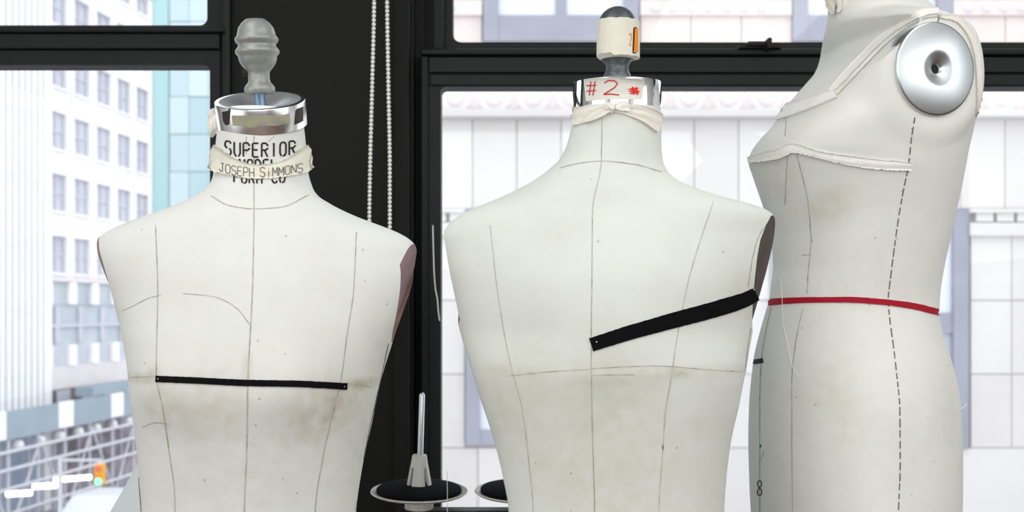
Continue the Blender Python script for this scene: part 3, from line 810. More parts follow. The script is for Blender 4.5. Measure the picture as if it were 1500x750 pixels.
for (x, y) in ((233, 555), (503, 566)):
    p, n = hit(bvL, x, y); lathe(bm, [(0, .0028), (.0008, .0024), (.001, .0015), (0, .0)], Matrix.Translation(p) @ Vector((0, 0, 1)).rotation_difference(n).to_matrix().to_4x4(), 8)
obj('pin', bm, M_chrome, fL)
# collar, bolt, finial
tL = math.radians(24)
MT = axisM(P(381, 146.5, 1.385), tL); rC = .0602
bm = bmesh.new(); lathe(bm, [(rC-.0012, -.0345), (rC, -.034), (rC, -.0015), (rC-.0006, -.0004), (rC-.002, 0), (rC-.006, 0)], MT, 128)
bmt = bmesh.new(); lathe(bmt, [(rC-.006, 0), (.05, -.0006), (.034, -.003), (.022, -.0075), (.013, -.010), (.0105, -.010), (.0105, -.03)], MT, 128)
obj('collar_cap', bmt, mat('worn_zinc_cap', (0.9, 0.92, 0.95, 1), 0.42, metal=1.0), fL, smooth=True, auto=35)
cL = obj('neck_collar', bm, M_chromeL, fL, smooth=True, auto=35, label='chrome neck collar with torn label remnants'); bvC = obj_bvh(cL)
bm = bmesh.new(); lathe(bm, [(0, -.02)]+[(.0072+(.0007 if i % 2 else -.0004), -.02+i*.0011) for i in range(32)]+[(0, .016)], MT, 24); obj('bolt', bm, M_bolt, fL, smooth=True)
k = 1.385/F
profL = [(28, 0), (30, 14), (35, 20), (42, 25), (49, 27), (53, 27.5), (55.5, 30), (58.5, 31.3), (62, 30), (65, 27.2), (68, 26.8), (71, 29), (74, 31.3), (78, 31.3), (81.5, 28), (85, 27.3), (90, 26), (95, 23.5), (100, 19.5), (104, 16), (108, 15.4), (115, 15.3), (119, 16), (122.5, 19), (126, 21.5), (130, 22.2), (134, 21.5), (136, 19), (136.2, 8)]
fM = Matrix.Translation(P(381, 138, 1.378)) @ Matrix.Rotation(math.radians(7), 4, 'X') @ Matrix.Rotation(math.radians(-2), 4, 'Y')
bm = bmesh.new(); lathe(bm, [(r*k, (136-y)*k) for y, r in profL], fM, 64); fin = obj('finial', bm, M_cast, fL, smooth=True, auto=60)
bm = bmesh.new(); lathe(bm, [(0, .003), (.003, .003), (.0042, .0015), (.0042, -.012), (0, -.012)], fM @ Matrix.Translation((-.0185, -.002, .0285)) @ Matrix.Rotation(math.radians(-90), 4, 'Y'), 16); obj('set_screw', bm, M_iron, fin)
bm = bmesh.new(); decal(bm, bvC, [(325, 163), (331, 168), (335, 160), (338, 158), (337, 168), (336, 182), (331, 184), (327, 178)], .0004, 2); obj('label_remnant', bm, M_brownlabel, fL)
bm = bmesh.new(); decal(bm, bvC, [(433, 160), (444, 156), (444, 178), (431, 183)], .0004, 3); obj('label_remnant', bm, M_brownlabel, fL)
bm = bmesh.new(); decal(bm, bvC, [(339, 168), (365, 171), (400, 171), (424, 166), (424, 180), (398, 186), (366, 187), (341, 184)], .0003, 3); obj('label_remnant', bm, M_residue, fL, label='yellowish label residue on the chrome collar')
# printed neck, masking tape with a handwritten name
cv = lambda x: 6.0*(1-((x-380)/64.0)**2)
bm = bmesh.new()
write(bm, bvL, 'SUPERIOR', 330, 432, 204, 224, 2.7, gap=.36, stencil=True, curve=cv)
write(bm, bvL, 'MODEL', 351, 405, 228, 245, 2.7, gap=.36, stencil=True, curve=cv)
write(bm, bvL, 'FORM CO', 343, 417, 246, 263, 2.6, gap=.36, stencil=True, curve=cv)
obj('stencil_lettering', bm, M_ink, fL, label='black stencilled words on the neck')
seam(fL, bvL, [[(372, 198), (371, 214), (371, 228)], [(361, 200), (361, 226)], [(392, 208), (402, 199)]], M_pencil_shadow, 1.3, 'pencil_line')
bm = bmesh.new(); ribbon(bm, bvL, [(313, 231), (340, 245), (380, 252), (422, 246), (452, 231)], [38, 25, 21, 25, 38], .002, step=2.2, across=6, jag=1.3, skirt=.001, inward=(381, 240), fold=(.0009, 1.2), lift=lambda t: .006*abs(2*t-1)**4)
tp = obj('masking_tape', bm, M_mask, fL, smooth=True, label='ragged cream tape around the neck with a handwritten name'); bvT = obj_bvh(tp)
bm = bmesh.new()
cv2 = lambda x: 8.0*(1-((x-382)/62.0)**2)
write(bm, bvT, 'JoSEPH'.replace('o', 'O'), 322, 372, 238, 251, 1.1, gap=.26, curve=cv2, jit=.6)
write(bm, bvT, 'SiMMONS', 381, 443, 238, 251, 1.1, gap=.24, curve=cv2, jit=.6)
obj('handwriting', bm, M_pen, fL)
# crumpled cloth end tied at the side of the neck
def crumple(name, c, r, m, par, sq=(1, 1, 1), amp=.35, freq=3.0, seed=0, sub=4):
    bm = bmesh.new(); bmesh.ops.create_icosphere(bm, subdivisions=sub, radius=1)
    for v in bm.verts:
        d = 1+amp*(noise.noise(v.co*freq+Vector((seed, 0, 0)))+.4*noise.noise(v.co*freq*2.7+Vector((0, seed, 0))))
        v.co = Vector((v.co.x*sq[0], v.co.y*sq[1], v.co.z*sq[2]))*d*r+Vector(c)
    return obj(name, bm, m, par, smooth=True)
crumple('cloth_knot', P(313, 180, 1.40), .0105, M_mus, fL, (.9, 1.0, 1.6), .5, 1.7, 3)

# ---------------- middle form
DM = 1.42
tabM = [(148, 843, 966), (165, 840, 968), (180, 838, 968), (195, 835, 969), (215, 829, 969), (235, 818, 971), (245, 808, 974), (255, 796, 980), (262, 786, 988), (270, 773, 1002), (278, 757, 1022), (286, 741, 1046), (293, 725, 1072), (299, 710, 1096),
        (304, 697, 1112), (309, 686, 1124), (314, 676, 1131), (320, 667, 1135), (330, 656, 1138), (350, 647, 1139), (390, 649, 1132), (423, 657, 1122), (450, 664, 1113), (475, 671, 1105), (500, 678, 1100), (540, 690, 1093), (560, 696, 1089), (600, 709, 1081),
        (624, 717, 1075), (650, 725, 1070), (700, 737, 1064), (750, 745, 1061), (850, 746, 1062), (925, 738, 1068)]
shM = [(148, .057, .057, 2), (235, .062, .06, 2), (262, .07, .066, 1.95), (286, .082, .075, 1.9), (309, .088, .085, 1.9), (350, .102, .1, 1.7), (423, .116, .116, 1.72), (478, .118, .12, 1.75), (540, .116, .124, 2.2), (560, .112, .124, 2.3), (650, .098, .11, 2.2), (750, .088, .1, 2.2), (925, .095, .1, 2.2)]
XM = X_(890, DM)
fMid = thing('dress_form', 'canvas dress form seen from the back, wide black tape slanting to its armhole', 'dress form', (XM, DM, 0), 'dress forms by the windows')
bm = front_form(DM, tabM, shM, bumps=[(780, 420, .07, .008), (980, 420, .07, .008)])
bvMf = BVHTree.FromBMesh(bm)
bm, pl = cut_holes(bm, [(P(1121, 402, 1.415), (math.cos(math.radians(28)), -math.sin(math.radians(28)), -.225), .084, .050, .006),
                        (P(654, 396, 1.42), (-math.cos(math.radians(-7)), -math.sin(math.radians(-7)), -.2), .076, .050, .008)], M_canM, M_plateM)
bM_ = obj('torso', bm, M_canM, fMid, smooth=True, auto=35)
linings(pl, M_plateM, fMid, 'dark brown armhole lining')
bvM = obj_bvh(bM_)
stand(fMid, XM, DM, Z_(925, DM))
seam(fMid, bvM, [[(882, 166), (881, 235), (868, 310), (867, 420), (866, 505), (867, 600), (871, 749), (872, 900)], [(820, 246), (850, 239), (880, 236), (930, 241), (969, 252)]], w=1.5)
seam(fMid, bvM, [[(718, 330), (729, 428), (748, 535), (764, 596), (775, 680), (781, 745), (784, 900)], [(1045, 296), (1020, 370), (1009, 409), (992, 493), (983, 554), (974, 610), (971, 661), (965, 745), (962, 900)]], M_seam2, 1.6)
seam(fMid, bvM, [[(866, 540), (920, 537), (960, 536), (1030, 541), (1092, 545)], [(868, 550), (900, 549), (930, 549)], [(742, 551), (800, 545), (864, 541)]], M_seam, 1.3)
seam(fMid, bvM, [[(1128, 322), (1112, 345), (1102, 380), (1096, 420)], [(1100, 480), (1094, 520), (1092, 545)]], M_pencil_shadow, 1.3, 'pencil_line')
seam(fMid, bvM, [[(971, 652), (971, 659)]], M_dstitch, 2.4, 'pencil_line')
bm = bmesh.new(); ribbon(bm, bvMf, [(866, 505), (920, 488), (980, 471), (1050, 452), (1088, 440), (1107, 431)], [20, 21, 22, 23, 23, 19], .0016, step=4, across=4, skirt=.0005, jag=.3)
obj('style_tape', bm, M_black, fMid, label='wide black tape slanting up to the armhole')
bm = bmesh.new()
for (x, y) in ((874, 501), (1103, 424)):
    p, n = hit(bvMf, x, y); lathe(bm, [(0, .0028), (.0008, .0024), (.001, .0015), (0, .0)], Matrix.Translation(p) @ Vector((0, 0, 1)).rotation_difference(n).to_matrix().to_4x4(), 8)
obj('pin', bm, M_chrome, fMid)
tM = math.radians(5)
MT2 = axisM(P(904, 121, 1.42), tM); rC2 = .0612
bm = bmesh.new(); lathe(bm, [(rC2-.0012, -.0365), (rC2, -.036), (rC2, -.0015), (rC2-.0006, -.0004), (rC2-.002, 0), (.05, -.0006), (.034, -.003), (.015, -.006), (0, -.006)], MT2, 128)
cM = obj('neck_collar', bm, M_chrome, fMid, smooth=True, auto=35, label='chrome neck collar with a white sticker'); bvC2 = obj_bvh(cM)
bm = bmesh.new(); ribbon(bm, bvC2, [(857, 132.5), (880, 130), (905, 129.5), (925, 130), (942, 132)], [32, 32, 32, 31, 28], .0005, step=4, across=3, skirt=.0004)
stk = obj('sticker', bm, M_sticker, fMid, smooth=True)
bvS = obj_bvh(stk)
bm = bmesh.new(); write(bm, bvS, '#', 859, 874, 119, 140, 1.7, gap=.05, off=.0003, slant=.0); write(bm, bvS, '2', 884, 907, 118, 139, 1.9, gap=.05, off=.0003)
obj('red_writing', bm, M_redink, stk)
bm = bmesh.new(); ribbon(bm, bvS, [(920, 131), (936, 129), (921, 134), (937, 133), (922, 137), (936, 136), (926, 127), (928, 139), (932, 127), (934, 139), (924, 129)], 1.5, .0004, step=1.5, linear=True)
obj('red_scribble', bm, M_redink2, stk)
# knotted muslin strip
bm = bmesh.new(); ribbon(bm, bvM, [(839, 172), (858, 168), (876, 163), (891, 158)], [27, 24, 18, 10], .002, step=2, across=8, fold=(.0013, 2.2), skirt=.001, inward=(903, 165)); ribbon(bm, bvM, [(896, 158), (915, 160), (940, 167), (967, 182)], [12, 17, 22, 27], .002, step=2, across=8, fold=(.0013, 2.0), skirt=.001, inward=(903, 165), seed=4)
obj('neck_tie', bm, M_mus, fMid, smooth=True, label='knotted muslin strip tied below the collar')
bm = bmesh.new(); ribbon(bm, bvM, [(893, 161), (880, 167), (868, 173), (860, 178)], [9, 12, 12, 7], .006, step=1.6, across=5, fold=(.001, 1.0), skirt=.003, jag=.4, seed=8)
ribbon(bm, bvM, [(902, 158), (912, 157), (921, 161)], [8, 14, 9], .007, step=1.6, across=5, fold=(.001, 1.0), skirt=.004, seed=9)
obj('tie_end', bm, M_mus, fMid, smooth=True)
p, n = hit(bvM, 895, 163)
crumple('cloth_knot', p+n*.004+Vector((0, 0, .004)), .0075, M_mus, fMid, (1.0, .7, .9), .45, 2.0, 5)
# finial wrapped in tape
k2 = 1.42/F
Mf = Matrix.Translation(P(904, 113, 1.42)) @ Matrix.Rotation(math.radians(3), 4, 'X')
profM = [(11, 0), (12, 8), (15, 15), (20, 21), (26, 25), (32, 27.3), (38, 28), (80, 28), (84, 26), (88, 23), (92, 19), (96, 17.2), (103, 16.6), (107, 18), (110, 20), (114, 20), (114.1, 0)]
bm = bmesh.new(); lathe(bm, [(r*k2, (113-y)*k2) for y, r in profM], Mf, 64); finM = obj('finial', bm, M_castd, fMid, smooth=True, auto=60)
bm = bmesh.new(); rnd = random.Random(5); prev = None
N = 48; ringT = []; 
hs = [33, 36, 45, 58, 70, 82, 86]
for hi, y in enumerate(hs):
    ring = []
    for i in range(N):
        a = 2*math.pi*i/N
        r = 30.5+1.3*math.cos(3*a+.4)+.7*noise.noise(Vector((math.cos(a)*2, math.sin(a)*2, y*.06)))+(1.0 if y > 55 else 0)
        yy = y+(1.5*noise.noise(Vector((math.cos(a)*3, math.sin(a)*3, 4))) if hi in (0, len(hs)-1) else 0)-(3 if y > 80 and math.cos(a) < -.3 else 0)
        ring.append(bm.verts.new(Mf @ Vector((r*k2*math.cos(a), r*k2*math.sin(a), (113-yy)*k2))))
    ringT.append(ring)
for a, b in zip(ringT, ringT[1:]):
    for i in range(N): bm.faces.new((a[i], a[(i+1) % N], b[(i+1) % N], b[i]))
inn = [bm.verts.new(Mf @ Vector((27.5*k2*math.cos(2*math.pi*i/N), 27.5*k2*math.sin(2*math.pi*i/N), (113-33.5)*k2))) for i in range(N)]
for i in range(N): bm.faces.new((ringT[0][i], inn[i], inn[(i+1) % N], ringT[0][(i+1) % N]))
inn = [bm.verts.new(Mf @ Vector((24*k2*math.cos(2*math.pi*i/N), 24*k2*math.sin(2*math.pi*i/N), (113-88)*k2))) for i in range(N)]
for i in range(N): bm.faces.new((ringT[-1][i], ringT[-1][(i+1) % N], inn[(i+1) % N], inn[i]))
bmesh.ops.recalc_face_normals(bm, faces=bm.faces)
tw = obj('tape_wrap', bm, M_mask, finM, smooth=True, auto=50, label='cream tape wrapped around the finial'); bvW = obj_bvh(tw)
bm = bmesh.new(); decal(bm, bvW, [(928, 41), (934.5, 41), (934.5, 77), (927, 76)], .0005, 4); obj('orange_label', bm, M_orange, finM, label='orange label strip on the tape')
bm = bmesh.new(); ribbon(bm, bvW, [(932, 40.5), (928.5, 41), (927.8, 60), (927, 77), (931, 77.5)], 1.8, .0007, step=3, linear=True); obj('label_border', bm, M_black, finM)
bm = bmesh.new(); write(bm, bvW, '2', 921.5, 925.5, 49, 67, 1.2, gap=.05); obj('orange_numeral', bm, M_orange, finM)

# ---------------- right form, turned three quarters to the left
DR = 1.62
fw = Vector((-.970, -.242, 0)); la = Vector((.242, -.970, 0))
silR = [(-70, 1238, 1335), (-30, 1224, 1342), (0, 1213, 1362), (20, 1212, 1388), (40, 1206, 1414), (60, 1200, 1427), (80, 1192, 1432), (100, 1180, 1435), (130, 1160, 1436), (150, 1146, 1436), (165, 1137, 1435), (180, 1128, 1432), (200, 1112, 1427), (222, 1099, 1421),
        (235, 1096.5, 1418), (250, 1101, 1415), (280, 1111, 1409), (310, 1121, 1402), (350, 1130, 1393), (390, 1132, 1384), (420, 1129, 1379), (440, 1126, 1377), (458, 1121, 1376.5), (490, 1112, 1382), (520, 1105, 1392), (560, 1100, 1403), (600, 1097, 1409), (650, 1096, 1411), (700, 1097, 1411), (750, 1099, 1410), (830, 1106, 1404), (900, 1112, 1398)]
seamR = [(-70, 1287), (0, 1305), (20, 1322), (35, 1338), (48, 1355), (60, 1368), (75, 1374), (135, 1370), (165, 1361), (200, 1342), (235, 1336), (266, 1330), (298, 1323), (342, 1314), (405, 1304), (441, 1300), (478, 1306), (532, 1313), (586, 1318), (720, 1317), (900, 1314)]
aR = [(-70, .05), (0, .058), (20, .07), (35, .094), (48, .124), (60, .148), (72, .157), (100, .162), (135, .163), (190, .158), (235, .15), (330, .125), (400, .115), (440, .112), (480, .12), (540, .14), (600, .154), (680, .163), (750, .166), (900, .162)]
eR = [(-70, 2), (20, 2), (60, 2.6), (85, 3.3), (180, 3.2), (225, 2.6), (280, 2.3), (440, 2.2), (600, 2.2), (900, 2.2)]
gl = pchip([s[0] for s in silR], [s[1] for s in silR]); gr = pchip([s[0] for s in silR], [s[2] for s in silR])
gs = pchip(*zip(*seamR)); ga = pchip(*zip(*aR)); ge = pchip(*zip(*eR))
base0 = Vector((X_(1233, DR), DR, 0))
rings = []; y = -70.0; NR = 160
s_, df, db = 0.0, .14, .14; axis_pts = {}
while y <= 900.01:
    L_, R_, Sx = gl(y), gr(y), gs(y); a = ga(y); e = ge(y); z = Z_(y, DR)
    for it in range(14):
        c0 = base0+fw*s_
        q = c0+la*a
        s_ += (750+F*q.x/q.y-Sx)/F*q.y*1.0
        c0 = base0+fw*s_; pts = []
        for i in range(NR):
            th = 2*math.pi*i/NR; c, s = math.cos(th), math.sin(th)
            ee = e if c > 0 else 2.0
            u = a*math.copysign(abs(c)**(2/ee), c); v = (df if s > 0 else db)*math.copysign(abs(s)**(2/ee), s)
            pts.append(c0+la*u+fw*v+Vector((0, 0, z)))
        xs = [750+F*p.x/p.y for p in pts]
        df = max(.02, df+(min(xs)-L_)/F*DR*1.0); db = max(.02, db+(R_-max(xs))/F*DR*1.0)
    rings.append(pts); axis_pts[y] = c0.copy(); y += 1.5 if y < 80 else 3.0
fR = thing('dress_form', 'canvas dress form turned to the side, metal shoulder disc and red waist tape', 'dress form', (base0.x, base0.y, 0), 'dress forms by the windows')
bm = loft(rings)
nd = Vector((.30, -.953, -.03)).normalized()
_t = BVHTree.FromBMesh(bm); pD, _n = hit(_t, 1370, 101); rD = 68.5/F*pD.y
for v in bm.verts:                     # the side is padded out flat around the armhole
    rel = v.co-pD; h = rel.dot(nd); rad = (rel-nd*h).length
    if h > -.19 and rad < 1.75*rD:
        q = max(0.0, min(1.0, (1.75*rD-rad)/(.62*rD))); q = q*q*(3-2*q)
        g = max(0.0, min(1.0, (h+.19)/.06)); q *= g*g*(3-2*g)
        v.co += nd*(-.003-h)*q
bR = obj('torso', bm, M_canR, fR, smooth=True, auto=40)
bvR = obj_bvh(bR)
stand(fR, base0.x, base0.y, Z_(900, DR))
# shoulder disc
Md = Matrix.Translation(pD+nd*.002) @ Vector((0, 0, 1)).rotation_difference(nd).to_matrix().to_4x4()
bm = bmesh.new(); lathe(bm, [(rD-.001, -.03), (rD, -.0015), (rD-.0008, -.0003), (rD-.003, .0002), (rD*.75, .0030), (rD*.45, .0056), (rD*.40, .0058), (rD*.33, .0044), (rD*.17, .0012), (.0078, -.0004), (.0062, -.003), (.006, -.0045), (0, -.0045)], Md, 128)
disc = obj('shoulder_disc', bm, M_zinc, fR, smooth=True, auto=50, label='round zinc disc closing the armhole')
bm = bmesh.new(); lathe(bm, [(0, -.0036), (.0060, -.0036), (.0060, -.0043)], Md, 24); obj('disc_hole_shade', bm, M_gap, disc)  # black cap paints the darkness inside the hole
# seams and stitches
side = [(1340, 172), (1335, 203), (1331, 240), (1324, 275), (1316, 320), (1309, 370), (1304, 410), (1301, 438), (1303, 465), (1309, 510), (1313, 545), (1318, 600), (1318.5, 680), (1316, 749), (1314, 880)]
bm = bmesh.new(); cps, ts_ = resample(side, 1.0); i = 0; rnd = random.Random(3)
while i < len(cps)-14:
    l = rnd.randint(8, 13); ribbon(bm, bvR, [cps[i], cps[i+l//2], cps[i+l]], 1.7, .0005, step=4, seed=i); i += l+rnd.randint(3, 5)
obj('side_stitching', bm, M_dstitch, fR, kind='stuff', label='dark broken hand stitches down the side seam')
seam(fR, bvR, [[(1154, 224), (1152, 250), (1150, 300)], [(1166, 222), (1172, 245), (1184, 300), (1188, 350), (1184, 400), (1182, 430)], [(1176, 452), (1166, 500), (1160, 560), (1160, 650), (1161, 749), (1162, 880)],
               [(1148, 178), (1153, 160), (1150, 200)], [(1130, 450), (1121, 490), (1115, 530), (1113, 600), (1113, 690), (1113, 749), (1115, 880)]], M_seam, 1.4)
seam(fR, bvR, [[(1186, 330), (1190, 355)], [(1175, 374), (1188, 373)], [(1114, 675), (1120, 660)]], M_pencil_shadow, 1.2, 'pencil_line')
# muslin strips of the padded cover
bm = bmesh.new(); ribbon(bm, bvR, [(1098, 234), (1115, 231), (1140, 226), (1165, 217), (1176, 219), (1210, 228), (1250, 236), (1290, 241), (1334, 244)], [7, 11, 12, 10, 11, 14, 14, 14, 11], .0032, step=2.2, across=5, jag=.9, skirt=.001, fold=(.0008, 1.0), inward=(1250, 225))
obj('raw_hem', bm, M_raw, fR, smooth=True, label='frayed white hem strip below the bust')
bm = bmesh.new(); ribbon(bm, bvR, [(1137, 167), (1160, 161), (1190, 151), (1210, 144), (1226, 138)], [20, 19, 17, 15, 12], .0035, step=2.2, across=4, jag=.5, skirt=.0015, inward=(1200, 150))
obj('chest_strap', bm, M_raw, fR, smooth=True, label='folded muslin strap across the upper chest')
edge = [(1222, 140), (1240, 121), (1262, 98), (1285, 74), (1308, 53), (1335, 34), (1358, 24), (1378, 22)]
bm = bmesh.new(); ribbon(bm, bvR, [(x-4, y-5) for x, y in edge], [8, 11, 12, 12, 12, 11, 9, 6], .0028, step=3, across=4, jag=.4, skirt=.001, inward=(1260, 70))
obj('shoulder_strap', bm, M_raw, fR, smooth=True)
seam(fR, bvR, [[(x+2, y+2) for x, y in edge]], M_pencil_shadow, 1.6, 'strap_shadow')  # thin darker line paints the shadow along the strap
bm = bmesh.new(); ribbon(bm, bvR, [(1376, 24), (1398, 28), (1414, 42), (1425, 62), (1431, 90), (1433, 130), (1433, 170)], [5, 7, 8, 8, 7, 7, 7], .0025, step=3, across=3, jag=.6, skirt=.001, inward=(1370, 100))
obj('armhole_binding', bm, M_mus, fR, smooth=True)
seam(fR, bvR, [[(1374, 22), (1375, 27), (1373, 33)]], M_dstitch, 1.8, 'thread_knot')
# red waist tape
bm = bmesh.new(); ribbon(bm, bvR, [(1126.5, 443), (1150, 441), (1190, 439.5), (1240, 439), (1290, 442), (1335, 448), (1377, 458)], [9.5, 8.5, 8, 8.5, 8.5, 9, 9], .0018, step=4, across=3, skirt=.0006, jag=.2, inward=(1250, 445))
obj('waist_tape', bm, M_red, fR, label='crimson waist tape')
bm = bmesh.new(); ribbon(bm, bvR, [(1101, 530), (1110, 529.5), (1118, 528)], 7, .0012, step=3, across=2, skirt=.0004, inward=(1200, 530)); obj('hip_tape', bm, M_navy, fR, label='short navy tape mark at the hip')
bm = bmesh.new(); write(bm, bvR, '8', 1109.5, 1116.5, 704, 726, 1.7, gap=.05); obj('printed_numeral', bm, M_ink, fR)
bm = bmesh.new(); p, n = hit(bvR, 1114.5, 653)
lathe(bm, [(0, .002), (.0018, .0016), (.0025, 0)], Matrix.Translation(p) @ Vector((0, 0, 1)).rotation_difference(n).to_matrix().to_4x4(), 12); obj('pin_head', bm, mat('green_pin', srgb(30, 110, 80), .4), fR, label='green pin head')
# tied cloth end at the throat
bm = bmesh.new(); ribbon(bm, bvR, [(1216, -22), (1218, -6), (1222, 8), (1226, 20)], [18, 20, 14, 3], .006, step=2, across=5, fold=(.0012, 1.2), skirt=.004, inward=(1250, 0)); ribbon(bm, bvR, [(1228, -22), (1232, -4), (1233, 8), (1230, 18)], [14, 14, 10, 4], .004, step=2, across=5, fold=(.0012, 1.2), skirt=.003, inward=(1250, 0), seed=6)
obj('neck_tie', bm, M_mus, fR, smooth=True, label='muslin tie ends at the throat')
bm = bmesh.new()
pl_ = [(1136, 412), (1141, 407), (1146, 411), (1148, 440), (1149, 470), (1155, 500), (1162, 535), (1172, 552)]
cps, ts_ = resample(pl_, 4); pts = []
for c in cps:
    q, n = hit(bvR, *c)
    if q is not None: pts.append(q+n*.003)
tube(bm, pts, .0004, 5); obj('loose_thread', bm, M_raw, fR)
q, n = hit(bvR, 1405, 600); bm = bmesh.new(); q2 = P(1417, 590, q.y); tube(bm, [q, (q+q2)/2+Vector((0, 0, -.002)), q2], .0005, 5); obj('loose_thread', bm, M_raw, fR)

# ------------------------------------------------------------------ thread stand
M_plastic = mat('light_grey_plastic', srgb(206, 206, 200), 0.4); M_felt = mat('black_felt', srgb(18, 18, 22), .95, spec=.1, bump=.6, bump_scale=700)
M_steel = mat('bright_steel', (.72, .72, .75, 1), .25, metal=1)
YT = 1.72
xa, xb = X_(614, YT), X_(766, YT); zt = Z_(723, YT)
st = thing('thread_stand', 'thread stand crossbar on a post, between the left and middle dress forms', 'thread stand', (xa, YT, 0))
bm = bmesh.new(); box(bm, xa-.035, xb+.12, YT-.02, YT+.02, Z_(756, YT), Z_(745.5, YT), .003); obj('crossbar', bm, M_iron, st)
bm = bmesh.new(); tube(bm, [(xb+.08, YT, .04), (xb+.08, YT, Z_(750, YT))], .014, 12); obj('post', bm, M_iron, st, smooth=True, auto=40)
bm = bmesh.new(); lathe(bm, [(0, 0), (.11, 0), (.11, .012), (.04, .04), (0, .04)], Matrix.Translation((xb+.08, YT, 0)), 32); obj('base', bm, M_iron, st)
def spool(x, label):
    t = thing('spool_holder', label, 'spool holder', (x, YT, Z_(745.5, YT)), 'spool holders on the thread stand')
    kx = YT/F; til = Matrix.Translation((x, YT, zt)) @ Matrix.Rotation(math.radians(3.2), 4, 'X') @ Matrix.Rotation(math.radians(.8), 4, 'Y')
    R = 71*kx
    bm = bmesh.new(); lathe(bm, [(0, -.004), (R*.55, -.004), (R*.95, .001), (R, .004), (R-.001, .006), (R*.94, .0035), (0, .001)], til, 72); obj('tray', bm, M_plastic, t, smooth=True, auto=50)
    r = R*.875
    bm = bmesh.new(); lathe(bm, [(r, .002), (r, .0085), (r-.002, .0105), (r*.6, .0145), (.012, .0165), (0, .0165)], til, 72); obj('felt_pad', bm, M_felt, t, smooth=True, auto=45)
    bm = bmesh.new(); lathe(bm, [(0, -.0245), (21*kx, -.0245), (21*kx, -.004), (0, -.004)], til, 24); obj('foot', bm, M_plastic, t)
    # slotted cone: four fins with slots between
    h = 46*kx; b0 = 18.5*kx; b1 = 10.5*kx
    for q in range(4):
        a0 = math.radians(45+90*q-34 -45); a1 = math.radians(45+90*q+34-45); bm = bmesh.new(); F_ = []
        for j in range(9):
            a = a0+(a1-a0)*j/8
            F_.append([bm.verts.new(til @ Vector((rr*math.cos(a), rr*math.sin(a), hh))) for rr, hh in ((b0, .013), (b1*1.12, .013+h*.8), (b1*.8, .013+h*.8), (b0*.8, .013))])
        for A, B in zip(F_, F_[1:]):
            for m_ in range(4): bm.faces.new((A[m_], A[(m_+1) % 4], B[(m_+1) % 4], B[m_]))
        bm.faces.new(F_[0]); bm.faces.new(F_[-1][::-1]); bmesh.ops.recalc_face_normals(bm, faces=bm.faces)
        obj('cone_fin', bm, M_plastic, t)
    bm = bmesh.new(); lathe(bm, [(0, .013+h*.62), (b1*1.25, .013+h*.62), (b1*1.0, .013+h*.985), (b1*.9, .013+h), (0, .013+h)], til, 32); obj('cone_cap', bm, M_plastic, t, smooth=True, auto=40)
    bm = bmesh.new(); lathe(bm, [(0, .012), (b0*.55, .012), (b1*.55, .013+h*.7), (0, .013+h*.7)], til, 20); obj('cone_core', bm, M_gap, t)
    rr = 4.0*kx; top = 149*kx
    bm = bmesh.new(); lathe(bm, [(0, .02), (rr, .02), (rr, top-rr), (rr*.8, top-rr*.4), (rr*.4, top-.0005), (0, top)], til @ Matrix.Rotation(math.radians(1.2), 4, 'Y'), 20); obj('pin_rod', bm, M_steel, t, smooth=True, auto=50)
spool(xa, 'grey spool holder with black felt pad and bare steel rod, beside the left form')
spool(xb, 'grey spool holder with black felt pad, partly hidden behind the middle form')
bm = bmesh.new(); tube(bm, [P(655.5, 690, 1.63), P(655, 705, 1.63), P(655.5, 722, 1.63), P(655, 740, 1.63), P(656, 765, 1.63)], .0005, 5)
o = obj('loose_thread', bm, M_raw); o['label'] = 'fine white thread hanging over the front of the felt pad'; o['category'] = 'thread'
bm = bmesh.new(); cps, _ = resample([(634, 330), (636, 400), (638, 424), (641, 440), (642, 455), (644, 470)], 6); tube(bm, [P(x, y, 2.19) for x, y in cps], .0012, 5)
o = obj('loose_thread', bm, M_raw); o['label'] = 'white thread hanging against the black frame of the right window'; o['category'] = 'thread'

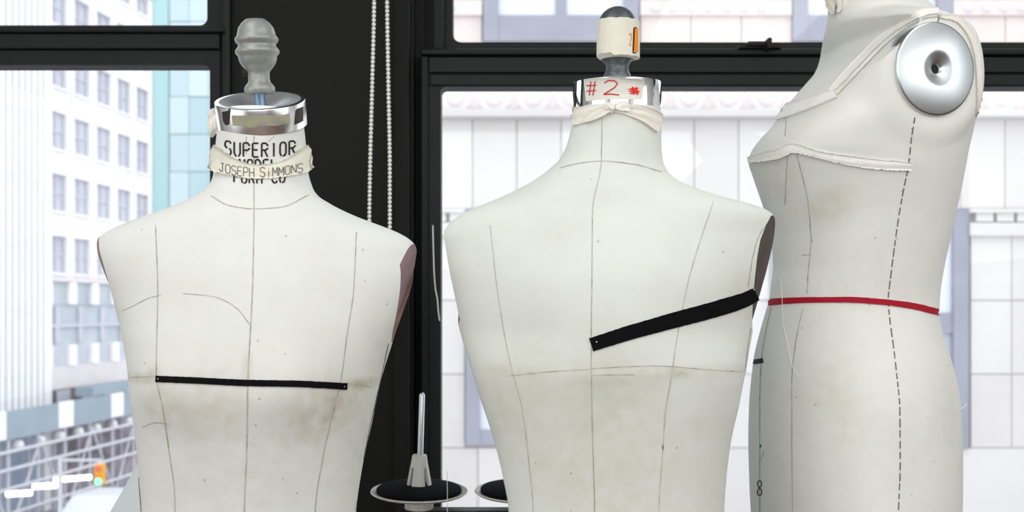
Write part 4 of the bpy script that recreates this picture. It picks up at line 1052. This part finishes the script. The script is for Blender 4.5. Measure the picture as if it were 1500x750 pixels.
# ------------------------------------------------------------------ blind chain
M_bead = mat('white_bead', srgb(248, 248, 242), .4)
YC = 2.09
ch = thing('blind_chain', 'white beaded blind chain loop hanging down the black pillar', 'blind chain', P(557, -120, YC))
def strand(pts, name='bead_strand'):
    cps, _ = resample(pts, 6.1); bm = bmesh.new()
    base = bmesh.new(); bmesh.ops.create_icosphere(base, subdivisions=1, radius=.0046); vv = [v.co.copy() for v in base.verts]; ff = [[v.index for v in f.verts] for f in base.faces]; base.free()
    for x, y in cps:
        q = P(x, y, YC); V = [bm.verts.new(q+v) for v in vv]
        for f in ff: bm.faces.new([V[i] for i in f])
    tube(bm, [P(x, y, YC) for x, y in cps], .0012, 5)
    return obj(name, bm, M_bead, ch, smooth=True, kind='stuff')
strand([(549, -160), (548, 0), (545, 130), (542, 250), (541, 320), (540, 440), (543, 462), (553, 472)])
strand([(566, -160), (567, 0), (569, 130), (571, 250), (571, 320), (572, 440), (569, 462), (556, 472)])

# ------------------------------------------------------------------ pale cloth at the lower left
bm = bmesh.new(); NC_ = 60; rg = []
apex = P(226, 650, 1.78)
for k in range(16):
    f = k/15.0; ring = []
    R = .010+.25*f
    for i in range(NC_):
        a = 2*math.pi*i/NC_; rr = R*(1+.07*f*math.sin(7*a)+.03*f*math.sin(11*a+1))
        ring.append(bm.verts.new((apex.x+rr*math.cos(a)*1.05, apex.y+rr*math.sin(a)*.5, apex.z-.43*f**1.0-.01*(1-math.exp(-f*8)))))
    rg.append(ring)
for a, b in zip(rg, rg[1:]):
    for i in range(NC_): bm.faces.new((a[i], a[(i+1) % NC_], b[(i+1) % NC_], b[i]))
bm.faces.new(rg[0])
bmesh.ops.recalc_face_normals(bm, faces=bm.faces)
ct = thing('draped_cloth', 'pale grey cloth draped in a cone behind the left dress form', 'cloth', (apex.x, apex.y, 0))
obj('cloth', bm, mat('pale_grey_cloth', srgb(214, 222, 224), .7, bump=.2, bump_scale=300), ct, smooth=True)
bm = bmesh.new(); tube(bm, [(apex.x, apex.y, .04), (apex.x, apex.y, apex.z)], .012, 10); obj('pole', bm, M_iron, ct)
bm = bmesh.new(); lathe(bm, [(0, 0), (.14, 0), (.14, .012), (.03, .04), (0, .04)], Matrix.Translation((apex.x, apex.y, 0)), 24); obj('base', bm, M_iron, ct)
